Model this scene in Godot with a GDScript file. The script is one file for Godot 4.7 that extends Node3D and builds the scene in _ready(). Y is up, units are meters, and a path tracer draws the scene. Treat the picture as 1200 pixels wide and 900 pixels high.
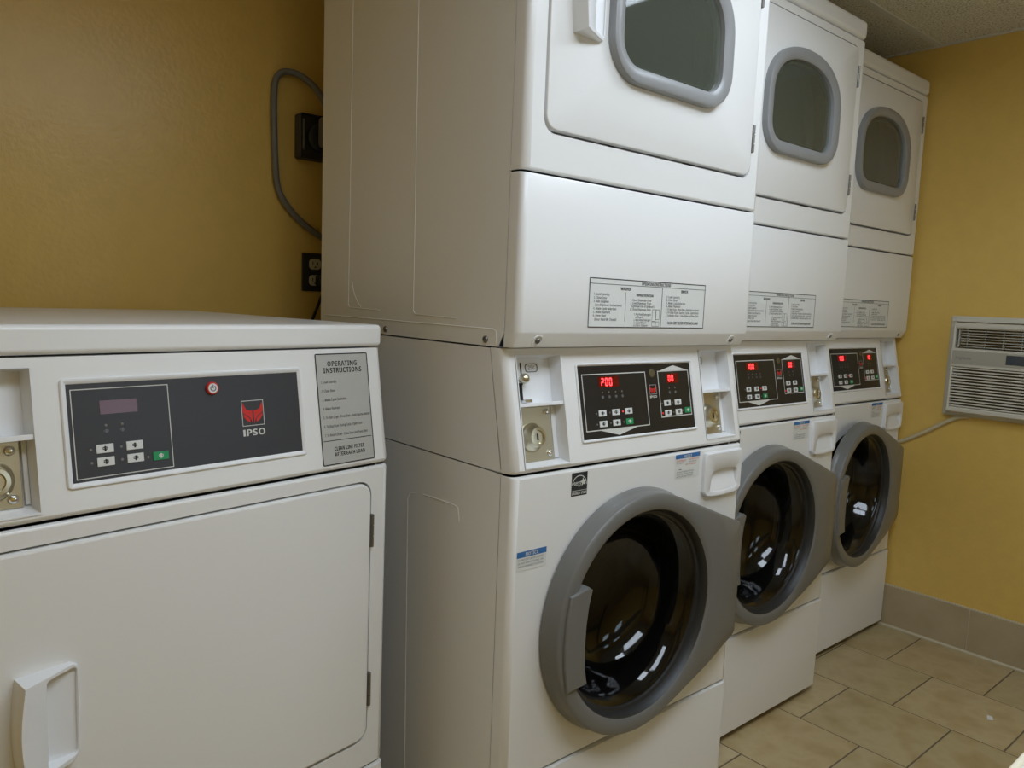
extends Node3D
# A small guest laundry: one dryer at the left and three stacked washer dryers along the back wall.
# x runs along the row of machines, the machine fronts face +z, the floor is y = 0.

const W := 0.683          # width of every machine
const BACK := -0.72       # back of the cabinets, in a machine's own axes
const YB := 0.012
const YK := 0.297         # top of the kick panel
const YC := 0.863         # bottom of the control panel
const YD := 1.081         # top of the control panel, bottom of the upper dryer
const YS := 1.376         # seam between the upper dryer's lower panel and its door frame
const YQ := 1.930         # bottom of the top cap
const YT := 1.984
const ROOM_X0 := -1.6
const ROOM_X1 := 2.08
const ROOM_Z0 := -1.02
const ROOM_Z1 := 2.1
const ROOM_H := 2.1

var M := {}
var used := {}

# ------------------------------------------------------------------ mesh builder
class B:
	var v := PackedVector3Array()
	var n := PackedVector3Array()
	var xf := Transform3D.IDENTITY

	func t3(a: Vector3, b: Vector3, c: Vector3, na: Vector3, nb: Vector3, nc: Vector3) -> void:
		var g := (b - a).cross(c - a)
		if g.length_squared() < 1e-20:
			return
		var ps := [a, b, c]
		var ns := [na, nb, nc]
		if g.dot(na + nb + nc) > 0.0:
			ps = [a, c, b]
			ns = [na, nc, nb]
		for i in 3:
			v.append(xf * (ps[i] as Vector3))
			n.append((xf.basis * (ns[i] as Vector3)).normalized())

	func poly(pts: Array, nn: Vector3) -> void:          # flat convex polygon
		for i in range(1, pts.size() - 1):
			t3(pts[0], pts[i], pts[i + 1], nn, nn, nn)

	func flat_poly(p2: PackedVector2Array, z: float, nn := Vector3(0, 0, 1)) -> void:
		var ix := Geometry2D.triangulate_polygon(p2)
		for i in range(0, ix.size(), 3):
			var a := p2[ix[i]]
			var b := p2[ix[i + 1]]
			var c := p2[ix[i + 2]]
			t3(Vector3(a.x, a.y, z), Vector3(b.x, b.y, z), Vector3(c.x, c.y, z), nn, nn, nn)

	func rect(x0: float, y0: float, x1: float, y1: float, z: float) -> void:
		poly([Vector3(x0, y0, z), Vector3(x1, y0, z), Vector3(x1, y1, z), Vector3(x0, y1, z)], Vector3(0, 0, 1))

	func frame(x0: float, y0: float, x1: float, y1: float, t: float, z: float) -> void:   # printed outline
		rect(x0, y0, x1, y0 + t, z)
		rect(x0, y1 - t, x1, y1, z)
		rect(x0, y0 + t, x0 + t, y1 - t, z)
		rect(x1 - t, y0 + t, x1, y1 - t, z)

	func rbox(mn: Vector3, mx: Vector3, r: float, seg := 2) -> void:   # box with rounded edges
		var h := (mx - mn) * 0.5
		var c := (mx + mn) * 0.5
		r = minf(r, minf(h.x, minf(h.y, h.z)) * 0.999)
		for ax in 3:
			var u := (ax + 1) % 3
			var w := (ax + 2) % 3
			var cu := []
			var cw := []
			for i in seg + 1:
				cu.append(-h[u] + r * i / seg)
				cw.append(-h[w] + r * i / seg)
			for i in seg + 1:
				cu.append(h[u] - r + r * i / seg)
				cw.append(h[w] - r + r * i / seg)
			for s in [-1.0, 1.0]:
				var P := []
				var N := []
				for a in cu:
					var pr := []
					var nr := []
					for b in cw:
						var p := Vector3.ZERO
						p[ax] = s * h[ax]
						p[u] = a
						p[w] = b
						var inn := Vector3(clampf(p.x, -h.x + r, h.x - r), clampf(p.y, -h.y + r, h.y - r), clampf(p.z, -h.z + r, h.z - r))
						var d := (p - inn).normalized()
						pr.append(c + inn + d * r)
						nr.append(d)
					P.append(pr)
					N.append(nr)
				for i in P.size() - 1:
					for j in P[0].size() - 1:
						t3(P[i][j], P[i + 1][j], P[i + 1][j + 1], N[i][j], N[i + 1][j], N[i + 1][j + 1])
						t3(P[i][j], P[i + 1][j + 1], P[i][j + 1], N[i][j], N[i + 1][j + 1], N[i][j + 1])

	# rings: arrays of points of one length; the surface faces tangent x profile. Edges under 42 degrees are smoothed.
	func loft(rings: Array, closed := true, skip := {}) -> void:
		var nr := rings.size()
		var np: int = rings[0].size()
		var cols := np if closed else np - 1
		var F := []
		for i in nr - 1:
			var row := []
			for j in cols:
				var k := (j + 1) % np
				var t: Vector3 = (rings[i][k] - rings[i][j]) + (rings[i + 1][k] - rings[i + 1][j])
				var q: Vector3 = (rings[i + 1][j] - rings[i][j]) + (rings[i + 1][k] - rings[i][k])
				row.append(t.cross(q).normalized())
			F.append(row)
		for i in nr - 1:
			for j in cols:
				if skip.has(Vector2i(i, j)):
					continue
				var k := (j + 1) % np
				var f: Vector3 = F[i][j]
				var nn := []
				for cr in [[i, j], [i, j + 1], [i + 1, j + 1], [i + 1, j]]:
					var s := Vector3.ZERO
					for di in [-1, 0]:
						for dj in [-1, 0]:
							var a: int = cr[0] + di
							var b: int = cr[1] + dj
							if a < 0 or a >= nr - 1:
								continue
							if closed:
								b = (b + cols) % cols
							elif b < 0 or b >= cols:
								continue
							var o: Vector3 = F[a][b]
							if o.dot(f) > 0.74:
								s += o
					nn.append(s.normalized() if s.length() > 0.01 else f)
				t3(rings[i][j], rings[i][k], rings[i + 1][k], nn[0], nn[1], nn[2])
				t3(rings[i][j], rings[i + 1][k], rings[i + 1][j], nn[0], nn[2], nn[3])

	func fan(ring: Array, nn: Vector3) -> void:
		var c := Vector3.ZERO
		for p in ring:
			c += p
		c /= ring.size()
		for j in ring.size():
			t3(c, ring[j], ring[(j + 1) % ring.size()], nn, nn, nn)

	# profile of Vector2(radius, z) turned about the z axis through c
	func lathe(c: Vector3, prof: Array, sides := 24, cap_front := true) -> void:
		var rings := []
		for p in prof:
			var ring := []
			for j in sides:
				var a := TAU * j / sides
				ring.append(c + Vector3(cos(a) * p.x, sin(a) * p.x, p.y))
			rings.append(ring)
		loft(rings)
		if cap_front:
			fan(rings[-1], Vector3(0, 0, 1))

	func tube(pts: Array, r: float, sides := 8) -> void:
		var rings := []
		var up := Vector3(0.31, 0.2, 0.9).normalized()
		for i in pts.size():
			var d: Vector3 = (pts[mini(i + 1, pts.size() - 1)] - pts[maxi(i - 1, 0)]).normalized()
			var s := d.cross(up).normalized()
			var t := s.cross(d).normalized()
			up = t
			var ring := []
			for j in sides:
				var a := TAU * j / sides
				ring.append(pts[i] + (t * cos(a) + s * sin(a)) * r)
			rings.append(ring)
		loft(rings)
		fan(rings[0], (pts[0] - pts[1]).normalized())
		fan(rings[-1], (pts[-1] - pts[-2]).normalized())

	# flat lettering, scaled to the letter height h and at most width wmax; align -1 left, 0 centre, 1 right
	func text(s: String, x: float, y: float, z: float, h: float, align := -1, wmax := 0.0, bold := false, face := "Droid Sans") -> void:
		var f := SystemFont.new()
		f.font_names = PackedStringArray([face])
		if bold:
			f.font_weight = 700
		var tm := TextMesh.new()
		tm.font = f
		tm.font_size = 40
		tm.pixel_size = 0.01
		tm.depth = 0.0
		tm.curve_step = 3.0
		tm.text = s
		tm.horizontal_alignment = HORIZONTAL_ALIGNMENT_LEFT
		tm.vertical_alignment = VERTICAL_ALIGNMENT_BOTTOM
		var arr := tm.get_mesh_arrays()
		var P: PackedVector3Array = arr[Mesh.ARRAY_VERTEX]
		if P.is_empty():
			return
		var lo := P[0]
		var hi := P[0]
		for p in P:
			lo = lo.min(p)
			hi = hi.max(p)
		var k := h / 0.29                                  # cap height of the font at this size
		var wx := (hi.x - lo.x) * k
		var kx := k
		if wmax < 0.0:                                     # stretched to exactly this width
			kx = k * -wmax / wx
			wx = -wmax
		if wmax > 0.0 and wx > wmax:
			kx = k * wmax / wx
			wx = wmax
		var ox := x - (0.0 if align < 0 else (wx * 0.5 if align == 0 else wx))
		var ids: PackedInt32Array = arr[Mesh.ARRAY_INDEX] if arr[Mesh.ARRAY_INDEX] else PackedInt32Array(range(P.size()))
		var base := 0.0
		if s.to_upper() == s:
			base = lo.y
		else:
			base = hi.y - 0.29 - (0.012 if s.contains("d") or s.contains("l") or s.contains("t") else 0.0)
		var nn := Vector3(0, 0, 1)
		for i in range(0, ids.size(), 3):
			var q := []
			for c in 3:
				var p := P[ids[i + c]]
				q.append(Vector3(ox + (p.x - lo.x) * kx, y + (p.y - base) * k, z))
			t3(q[0], q[1], q[2], nn, nn, nn)

	func mesh() -> ArrayMesh:
		var arr := []
		arr.resize(Mesh.ARRAY_MAX)
		arr[Mesh.ARRAY_VERTEX] = v
		arr[Mesh.ARRAY_NORMAL] = n
		var m := ArrayMesh.new()
		m.add_surface_from_arrays(Mesh.PRIMITIVE_TRIANGLES, arr)
		return m

# ------------------------------------------------------------------ node helpers
func numbered(called: String) -> String:
	if not used.has(called):
		used[called] = 0
		return called
	used[called] += 1
	return "%s_%03d" % [called, used[called]]

func part(called: String, b: B, m: Material, parent: Node3D) -> MeshInstance3D:
	var o := MeshInstance3D.new()
	o.name = called
	o.mesh = b.mesh()
	o.material_override = m
	parent.add_child(o, true)
	return o

func share(called: String, me: Mesh, m: Material, parent: Node3D, at := Vector3.ZERO) -> MeshInstance3D:
	var o := MeshInstance3D.new()
	o.name = called
	o.mesh = me
	o.material_override = m
	o.position = at
	parent.add_child(o, true)
	return o

func thing(called: String, label: String, category: String, at := Vector3.ZERO, turn := 0.0, group := "") -> Node3D:
	var o := Node3D.new()
	o.name = numbered(called)
	add_child(o)
	o.position = at
	o.rotation.y = turn
	o.set_meta("label", label)
	o.set_meta("category", category)
	if group:
		o.set_meta("group", group)
	return o

func struct(called: String, b: B, m: Material) -> MeshInstance3D:
	var o := part(called, b, m, self)
	o.set_meta("kind", "structure")
	o.set_meta("label", {"wall_back": "yellow painted back wall behind the machines", "wall_right": "yellow painted end wall with the air conditioner", "wall_left": "yellow painted wall at the other end of the room", "wall_front": "yellow painted wall facing the machines", "floor": "beige square tile floor with dark staggered joints", "pavement": "grey concrete ground outside the windows", "window_1": "narrow daylit window opposite the middle machine", "window_2": "narrow daylit window nearer the end wall", "ceiling": "speckled white drop ceiling of lay-in panels"}.get(called, called.replace("_", " ") + " of the laundry room"))
	o.set_meta("category", called.get_slice("_", 0))
	return o

# ------------------------------------------------------------------ materials
func mat(key: String, c: Color, rough := 0.5, metal := 0.0) -> StandardMaterial3D:
	var m := StandardMaterial3D.new()
	m.resource_name = key
	m.albedo_color = c
	m.roughness = rough
	m.metallic = metal
	M[key] = m
	return m

func rgb(r: int, g: int, b: int) -> Color:
	return Color(r / 255.0, g / 255.0, b / 255.0)

func noise_tex(seed_: int, freq: float, ramp: Array, size := 512, oct := 4, normal := false, strength := 2.0) -> NoiseTexture2D:
	var f := FastNoiseLite.new()
	f.seed = seed_
	f.frequency = freq
	f.fractal_octaves = oct
	var t := NoiseTexture2D.new()
	t.noise = f
	t.width = size
	t.height = size
	t.seamless = true
	t.generate_mipmaps = false
	if normal:
		t.as_normal_map = true
		t.bump_strength = strength
	elif ramp:
		var g := Gradient.new()
		var off := PackedFloat32Array()
		var col := PackedColorArray()
		for e in ramp:
			off.append(e[0])
			col.append(e[1])
		g.offsets = off
		g.colors = col
		t.color_ramp = g
	return t

func make_materials() -> void:
	var e := mat("white_enamel", rgb(238, 238, 236), 0.28)
	e.metallic_specular = 0.5
	mat("white_plastic", rgb(236, 237, 238), 0.35)
	mat("label_white", rgb(226, 228, 224), 0.55)
	mat("label_grey", rgb(186, 186, 180), 0.5)
	mat("print_black", rgb(38, 38, 40), 0.6)
	mat("print_grey", rgb(110, 112, 114), 0.6)
	mat("print_white", rgb(214, 214, 208), 0.6)
	mat("print_red", rgb(208, 44, 36), 0.6)
	mat("print_blue", rgb(52, 112, 176), 0.55)
	mat("fascia_black", rgb(30, 30, 31), 0.3)
	mat("fascia_charcoal", rgb(54, 54, 58), 0.35)
	mat("key_white", rgb(222, 224, 222), 0.5)
	mat("key_green", rgb(34, 150, 92), 0.45)
	mat("ring_grey", rgb(119, 119, 116), 0.28)
	mat("window_grey", rgb(146, 147, 147), 0.32)
	mat("rubber_grey", rgb(52, 52, 52), 0.6)
	mat("gap_black", rgb(24, 23, 22), 0.8)
	mat("steel_drum", rgb(104, 106, 110), 0.26, 0.8)
	mat("zinc_drum", rgb(150, 148, 138), 0.45, 0.7)
	mat("dark_plastic", rgb(44, 44, 43), 0.45)
	mat("nickel", rgb(206, 200, 178), 0.3, 1.0)
	mat("nickel_plate", rgb(192, 184, 160), 0.36, 0.9)
	mat("nickel_dull", rgb(120, 112, 84), 0.5, 0.8)
	mat("chrome", rgb(225, 225, 222), 0.16, 1.0)
	mat("hinge_steel", rgb(130, 128, 122), 0.4, 0.8)
	mat("ac_plastic", rgb(214, 210, 196), 0.25)
	mat("ac_grey", rgb(176, 172, 158), 0.45)
	mat("ac_window", rgb(70, 76, 84), 0.3)
	mat("outlet_black", rgb(30, 30, 28), 0.5)
	mat("outlet_ivory", rgb(200, 196, 178), 0.45)
	mat("outlet_plate", rgb(48, 46, 42), 0.4)
	mat("cord_grey", rgb(122, 120, 112), 0.55)
	mat("cord_black", rgb(26, 26, 26), 0.55)
	mat("cord_white", rgb(206, 194, 158), 0.5)
	mat("table_white", rgb(226, 227, 226), 0.4)
	mat("table_edge", rgb(224, 214, 188), 0.5)
	mat("leg_steel", rgb(128, 130, 132), 0.4, 0.8)
	mat("paper_white", rgb(232, 232, 230), 0.7)
	mat("fixture_white", rgb(235, 235, 232), 0.5)
	mat("pavement", rgb(150, 148, 142), 0.9)
	var wp := mat("window_pane", Color(0.9, 0.95, 0.95, 0.06), 0.03)
	wp.transparency = BaseMaterial3D.TRANSPARENCY_ALPHA
	mat("tee_white", rgb(214, 212, 202), 0.5)
	var dg := mat("door_glass", Color(0.01, 0.01, 0.01, 0.74), 0.04)
	dg.transparency = BaseMaterial3D.TRANSPARENCY_ALPHA
	var wg := mat("dryer_glass", Color(0.42, 0.45, 0.40, 0.42), 0.04)
	wg.transparency = BaseMaterial3D.TRANSPARENCY_ALPHA
	var fs := mat("display_glass", Color(0.13, 0.015, 0.015), 0.12)
	fs.emission_enabled = true
	fs.emission = Color(0.5, 0.0, 0.01)
	fs.emission_energy_multiplier = 0.35
	mat("display_off", rgb(92, 26, 28), 0.1)
	var sg := mat("display_red", Color(1, 0.25, 0.25), 0.4)
	sg.emission_enabled = true
	sg.emission = Color(1.0, 0.2, 0.22)
	sg.emission_energy_multiplier = 5.0
	mat("led_off", rgb(126, 120, 116), 0.4)
	var ln := mat("led_on", rgb(220, 60, 50), 0.4)
	ln.emission_enabled = true
	ln.emission = Color(1.0, 0.1, 0.1)
	ln.emission_energy_multiplier = 1.0
	var df := mat("lamp_diffuser", rgb(245, 247, 250), 0.5)
	df.emission_enabled = true
	df.emission = Color(0.9, 0.94, 1.0)
	df.emission_energy_multiplier = 2.2
	# painted walls: fine orange-peel roller texture
	var wl := mat("wall_paint", rgb(230, 194, 104), 0.34)
	wl.uv1_triplanar = true
	wl.uv1_world_triplanar = true
	wl.uv1_scale = Vector3(2.2, 2.2, 2.2)
	wl.albedo_texture = noise_tex(11, 0.012, [[0.0, Color(0.975, 0.975, 0.97)], [1.0, Color(1, 1, 1)]], 512, 4)
	wl.normal_enabled = true
	wl.normal_scale = 0.12
	wl.normal_texture = noise_tex(5, 0.05, [], 512, 3, true, 3.0)
	# ceiling boards: white with fine dark pits
	var ct := mat("ceiling_board", rgb(236, 231, 214), 0.9)
	ct.uv1_triplanar = true
	ct.uv1_world_triplanar = true
	ct.uv1_scale = Vector3(2.5, 2.5, 2.5)
	ct.albedo_texture = noise_tex(21, 0.09, [[0.0, Color(0.62, 0.6, 0.56)], [0.3, Color(0.8, 0.79, 0.76)], [0.45, Color(0.97, 0.97, 0.96)], [1.0, Color(1, 1, 1)]], 512, 3)
	ct.normal_enabled = true
	ct.normal_scale = 0.8
	ct.normal_texture = noise_tex(21, 0.09, [], 512, 3, true, 6.0)
	# floor tiles: beige, cloudy like travertine, in four tones
	var tones := [rgb(198, 180, 140), rgb(190, 173, 133), rgb(202, 185, 148), rgb(194, 174, 132)]
	for i in 4:
		var t := mat("floor_tile_%d" % i, tones[i], 0.35)
		t.uv1_triplanar = true
		t.uv1_world_triplanar = true
		t.uv1_scale = Vector3(1.1, 1.1, 1.1)
		t.uv1_offset = Vector3(0.23 * i, 0.1, 0.37 * i)
		t.albedo_texture = noise_tex(31 + i, 0.012, [[0.0, Color(0.88, 0.84, 0.77)], [0.35, Color(0.95, 0.93, 0.9)], [0.6, Color(1, 1, 1)], [1.0, Color(0.93, 0.9, 0.85)]], 512, 5)
	mat("grout_dark", rgb(112, 100, 80), 0.9)
	var bt := mat("base_tile", rgb(188, 172, 140), 0.4)
	bt.uv1_triplanar = true
	bt.uv1_world_triplanar = true
	bt.albedo_texture = noise_tex(41, 0.02, [[0.0, Color(0.93, 0.92, 0.9)], [1.0, Color(1, 1, 1)]], 256, 4)
	mat("grout_light", rgb(206, 196, 170), 0.9)

# ------------------------------------------------------------------ 2D outlines
func rrect(x0: float, y0: float, x1: float, y1: float, r: float, seg := 5) -> PackedVector2Array:
	var p := PackedVector2Array()
	for c in [[x1 - r, y0 + r, -PI / 2], [x1 - r, y1 - r, 0.0], [x0 + r, y1 - r, PI / 2], [x0 + r, y0 + r, PI]]:
		for i in seg + 1:
			var a: float = c[2] + PI / 2 * i / seg
			p.append(Vector2(c[0] + r * cos(a), c[1] + r * sin(a)))
	return p

func ring3(p: PackedVector2Array, z: float) -> Array:
	var o := []
	for q in p:
		o.append(Vector3(q.x, q.y, z))
	return o

func inset(p: PackedVector2Array, d: float) -> PackedVector2Array:    # moves each point of a convex outline inwards by d
	var o := PackedVector2Array()
	for i in p.size():
		var a := p[i] - p[(i + p.size() - 1) % p.size()]
		var b := p[(i + 1) % p.size()] - p[i]
		var t := (a.normalized() + b.normalized()).normalized()
		o.append(p[i] + Vector2(-t.y, t.x) * d)
	return o

func star(p: PackedVector2Array, c: Vector2, angles: Array) -> PackedVector2Array:
	var o := PackedVector2Array()
	for a in angles:
		var d := Vector2(cos(a), sin(a))
		var best := 0.0
		for i in p.size():
			var e := p[(i + 1) % p.size()] - p[i]
			var w := p[i] - c
			var den := d.cross(e)
			if absf(den) < 1e-12:
				continue
			var t := w.cross(e) / den
			var s := w.cross(d) / den
			if s > -1e-5 and s < 1.00001 and t > best:
				best = t
		o.append(c + d * best)
	return o

func angle_list(polys: Array, c: Vector2, count: int) -> Array:
	var a := []
	for i in count:
		a.append(TAU * i / count)
	for p in polys:
		for q in p:
			a.append(fposmod((q - c).angle(), TAU))
	a.sort()
	var o := []
	for x in a:
		if o.is_empty() or x - o[-1] > 0.002:
			o.append(x)
	return o

# flat plate x0..x1, y0..y1 at z with a hole whose wall goes back by depth
func plate_hole(b: B, x0: float, y0: float, x1: float, y1: float, z: float, hole: PackedVector2Array, depth: float) -> void:
	var c := Vector2.ZERO
	for q in hole:
		c += q
	c /= hole.size()
	var outer := PackedVector2Array([Vector2(x0, y0), Vector2(x1, y0), Vector2(x1, y1), Vector2(x0, y1)])
	var al := angle_list([outer, hole], c, 24)
	var o := star(outer, c, al)
	var h := star(hole, c, al)
	b.loft([ring3(o, z), ring3(h, z), ring3(h, z - depth)])

# U-shaped sheet-metal front: rows are (y, z of the front); rounded vertical edges, sides going back by depth
func shell(b: B, rows: Array, r: float, depth: float, open_band := -1) -> void:
	var rings := []
	var seg := 5
	for q in rows:
		var y: float = q.x
		var z: float = q.y
		var ring := [Vector3(0, y, z - depth)]
		for i in seg + 1:
			var a := PI / 2 * i / seg
			ring.append(Vector3(r - r * cos(a), y, z - r + r * sin(a)))
		for i in seg + 1:
			var a := PI / 2 * (1.0 - float(i) / seg)
			ring.append(Vector3(W - r + r * cos(a), y, z - r + r * sin(a)))
		ring.append(Vector3(W, y, z - depth))
		rings.append(ring)
	var skip := {}
	if open_band >= 0:
		skip[Vector2i(open_band, seg + 1)] = true
	b.loft(rings, false, skip)

func box(b: B, x0: float, y0: float, z0: float, x1: float, y1: float, z1: float, r := 0.001) -> void:
	b.rbox(Vector3(x0, y0, z0), Vector3(x1, y1, z1), r, 1)

# outline with z thickness, front edge rounded
func slab(b: B, p: PackedVector2Array, z0: float, z1: float, r: float) -> void:
	b.loft([ring3(p, z0), ring3(p, z1 - r), ring3(inset(p, r * 0.3), z1 - r * 0.3), ring3(inset(p, r), z1)])
	b.flat_poly(inset(p, r), z1)

# ------------------------------------------------------------------ machine parts
func legs(t: Node3D) -> void:
	for x in [0.06, W - 0.06]:
		for z in [-0.09, BACK + 0.06]:
			var b := B.new()
			b.xf = Transform3D(Basis(Vector3.RIGHT, -PI / 2), Vector3(x, 0, z))
			b.lathe(Vector3.ZERO, [Vector2(0.001, 0), Vector2(0.02, 0), Vector2(0.022, 0.004), Vector2(0.012, 0.010), Vector2(0.006, 0.02)], 12)
			part("leveling_leg", b, M.rubber_grey, t)

func kick(t: Node3D) -> void:
	var b := B.new()
	shell(b, [Vector2(YB, -0.016), Vector2(YB + 0.003, -0.007), Vector2(YB + 0.012, 0.0015), Vector2(YK - 0.008, 0.004), Vector2(YK - 0.003, 0.0025), Vector2(YK - 0.0015, -0.006)], 0.012, 0.03)
	part("kick_panel", b, M.white_enamel, t)

# side, back and floor sheets of a cabinet section; open at the front
func cabinet_box(b: B, y0: float, y1: float, zf0: float, zf1: float, floor_too: bool) -> void:
	for x in [0.0, W - 0.003]:
		var l := [Vector3(x, y0, BACK), Vector3(x, y0, zf0), Vector3(x, y1, zf1), Vector3(x, y1, BACK)]
		var r := []
		for p in l:
			r.append(p + Vector3(0.003, 0, 0))
		b.poly(l, Vector3(-1, 0, 0))
		b.poly(r, Vector3(1, 0, 0))
		b.poly([l[1], l[2], r[2], r[1]], Vector3(0, 0, 1))
		b.poly([l[2], l[3], r[3], r[2]], Vector3(0, 1, 0))
		b.poly([l[0], l[1], r[1], r[0]], Vector3(0, -1, 0))
	b.poly([Vector3(0, y0, BACK), Vector3(W, y0, BACK), Vector3(W, y1, BACK), Vector3(0, y1, BACK)], Vector3(0, 0, -1))
	if floor_too:
		b.poly([Vector3(0, y0, BACK), Vector3(W, y0, BACK), Vector3(W, y0, zf0), Vector3(0, y0, zf0)], Vector3(0, -1, 0))

func bead(t: Node3D, pts: Array) -> void:      # narrow pressed rib on a side sheet
	var b := B.new()
	b.tube(pts, 0.0012, 6)
	part("pressed_rib", b, M.white_enamel, t)

func bolt(t: Node3D, called: String, at: Vector3, dir: Vector3, r: float, m: Material) -> void:
	var b := B.new()
	var q := Quaternion(Vector3(0, 0, 1), dir)
	b.xf = Transform3D(Basis(q), at)
	b.lathe(Vector3.ZERO, [Vector2(r, -0.001), Vector2(r, r * 0.25), Vector2(r * 0.8, r * 0.55), Vector2(r * 0.35, r * 0.6), Vector2(r * 0.3, r * 0.35)], 14)
	part(called, b, m, t)

func door_outline(R: float, cx: float, cy: float, ex: float, eh: float, er: float) -> PackedVector2Array:
	var p := PackedVector2Array()
	for i in 72:
		p.append(Vector2(cx, cy) + Vector2.from_angle(TAU * i / 72) * R)
	for s in [-1.0, 1.0]:
		for i in 8:
			p.append(Vector2(ex - er, cy + s * (eh - er)) + Vector2.from_angle(TAU * i / 8) * er)
	var h := Geometry2D.convex_hull(p)
	h.remove_at(h.size() - 1)
	var al := []
	for i in 144:
		al.append(TAU * i / 144)
	var o := star(h, Vector2(cx, cy), al)
	return o

func circ(R: float, cx: float, cy: float, count := 144) -> PackedVector2Array:
	var p := PackedVector2Array()
	for i in count:
		p.append(Vector2(cx, cy) + Vector2.from_angle(TAU * i / count) * R)
	return p

const DCX := 0.320
const DCY := 0.560
func washer_door(t: Node3D) -> void:
	var b := B.new()
	var N := 144
	var base := circ(0.246, DCX, DCY)
	var side := circ(0.243, DCX, DCY)
	var ho := door_outline(0.240, DCX, DCY + 0.0, 0.651, 0.134, 0.012)
	var hi := inset(ho, 0.003)
	var mid := PackedVector2Array()                          # faint crease on the hinge wing
	for q in inset(ho, 0.006):
		var d_ := q - Vector2(DCX, DCY)
		mid.append(Vector2(DCX, DCY) + d_.normalized() * minf(d_.length(), 0.280))
	var rings := [ring3(circ(0.238, DCX, DCY), 0.002), ring3(base, 0.004), ring3(side, 0.016), ring3(ho, 0.022), ring3(ho, 0.0385), ring3(inset(ho, 0.0010), 0.0402), ring3(hi, 0.0415)]
	for i in 144:
		rings[4][i].z -= 0.006 * smoothstep(0.27, 0.34, Vector2(rings[4][i].x - DCX, rings[4][i].y - DCY).length())
		rings[5][i].z -= 0.006 * smoothstep(0.27, 0.34, Vector2(rings[5][i].x - DCX, rings[5][i].y - DCY).length())
		rings[6][i].z -= 0.006 * smoothstep(0.27, 0.34, Vector2(rings[6][i].x - DCX, rings[6][i].y - DCY).length())
	rings.append_array([ring3(mid, 0.0425), ring3(circ(0.222, DCX, DCY), 0.0430), ring3(circ(0.211, DCX, DCY), 0.0415), ring3(circ(0.208, DCX, DCY), 0.0395)])
	b.loft(rings)
	var d := part("washer_door", b, M.ring_grey, t)
	# dark inner collar that holds the glass
	b = B.new()
	b.loft([ring3(circ(0.208, DCX, DCY), 0.0395), ring3(circ(0.203, DCX, DCY), 0.032), ring3(circ(0.201, DCX, DCY), 0.022), ring3(circ(0.195, DCX, DCY), 0.020), ring3(circ(0.193, DCX, DCY), 0.012), ring3(circ(0.186, DCX, DCY), 0.009), ring3(circ(0.180, DCX, DCY), -0.02)])
	part("glass_collar", b, M.dark_plastic, d)
	# bowl-shaped glass
	b = B.new()
	b.lathe(Vector3(DCX, DCY, 0), [Vector2(0.194, 0.0155), Vector2(0.183, 0.008), Vector2(0.173, -0.012), Vector2(0.165, -0.038), Vector2(0.154, -0.064), Vector2(0.134, -0.085), Vector2(0.10, -0.098), Vector2(0.05, -0.1035), Vector2(0.002, -0.1045)], 72)
	part("door_glass", b, M.door_glass, d)
	# pull grip on the free side: a proud plate that reaches over the glass
	b = B.new()
	var g := PackedVector2Array([Vector2(0.106, 0.464), Vector2(0.156, 0.468), Vector2(0.150, 0.495), Vector2(0.147, 0.540), Vector2(0.148, 0.580), Vector2(0.153, 0.620), Vector2(0.160, 0.646), Vector2(0.150, 0.653), Vector2(0.105, 0.643), Vector2(0.097, 0.600), Vector2(0.094, 0.556), Vector2(0.097, 0.510)])
	slab(b, g, 0.020, 0.0485, 0.003)
	part("door_grip", b, M.ring_grey, d)
	# rubber gasket and drum
	b = B.new()
	b.loft([ring3(circ(0.215, DCX, DCY, 72), -0.001), ring3(circ(0.205, DCX, DCY, 72), -0.012), ring3(circ(0.180, DCX, DCY, 72), -0.02), ring3(circ(0.176, DCX, DCY, 72), -0.05), ring3(circ(0.186, DCX, DCY, 72), -0.07)])
	part("door_gasket", b, M.rubber_grey, t)
	b = B.new()
	var prof := [Vector2(0.180, -0.072), Vector2(0.215, -0.085), Vector2(0.235, -0.11)]
	for i in 9:
		prof.append(Vector2(0.235 - (0.006 if i % 2 else 0.0), -0.13 - 0.035 * i))
	prof.append_array([Vector2(0.22, -0.45), Vector2(0.16, -0.455), Vector2(0.15, -0.44), Vector2(0.06, -0.43), Vector2(0.05, -0.42), Vector2(0.002, -0.42)])
	b.lathe(Vector3(DCX, DCY, 0), prof, 60, false)
	var dr := part("wash_drum", b, M.steel_drum, t)
	for k in 3:
		b = B.new()
		b.xf = Transform3D(Basis(Vector3(0, 0, 1), 0.5 + TAU * k / 3), Vector3(DCX, DCY, 0))
		b.loft([[Vector3(0.236, -0.04, -0.11), Vector3(0.186, -0.008, -0.12), Vector3(0.186, 0.008, -0.12), Vector3(0.236, 0.04, -0.11)], [Vector3(0.236, -0.04, -0.42), Vector3(0.186, -0.008, -0.41), Vector3(0.186, 0.008, -0.41), Vector3(0.236, 0.04, -0.42)]], false)
		b.poly([Vector3(0.236, -0.04, -0.11), Vector3(0.186, -0.008, -0.12), Vector3(0.186, 0.008, -0.12), Vector3(0.236, 0.04, -0.11)], Vector3(0, 0, 1))
		part("drum_paddle", b, M.steel_drum, dr)

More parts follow.
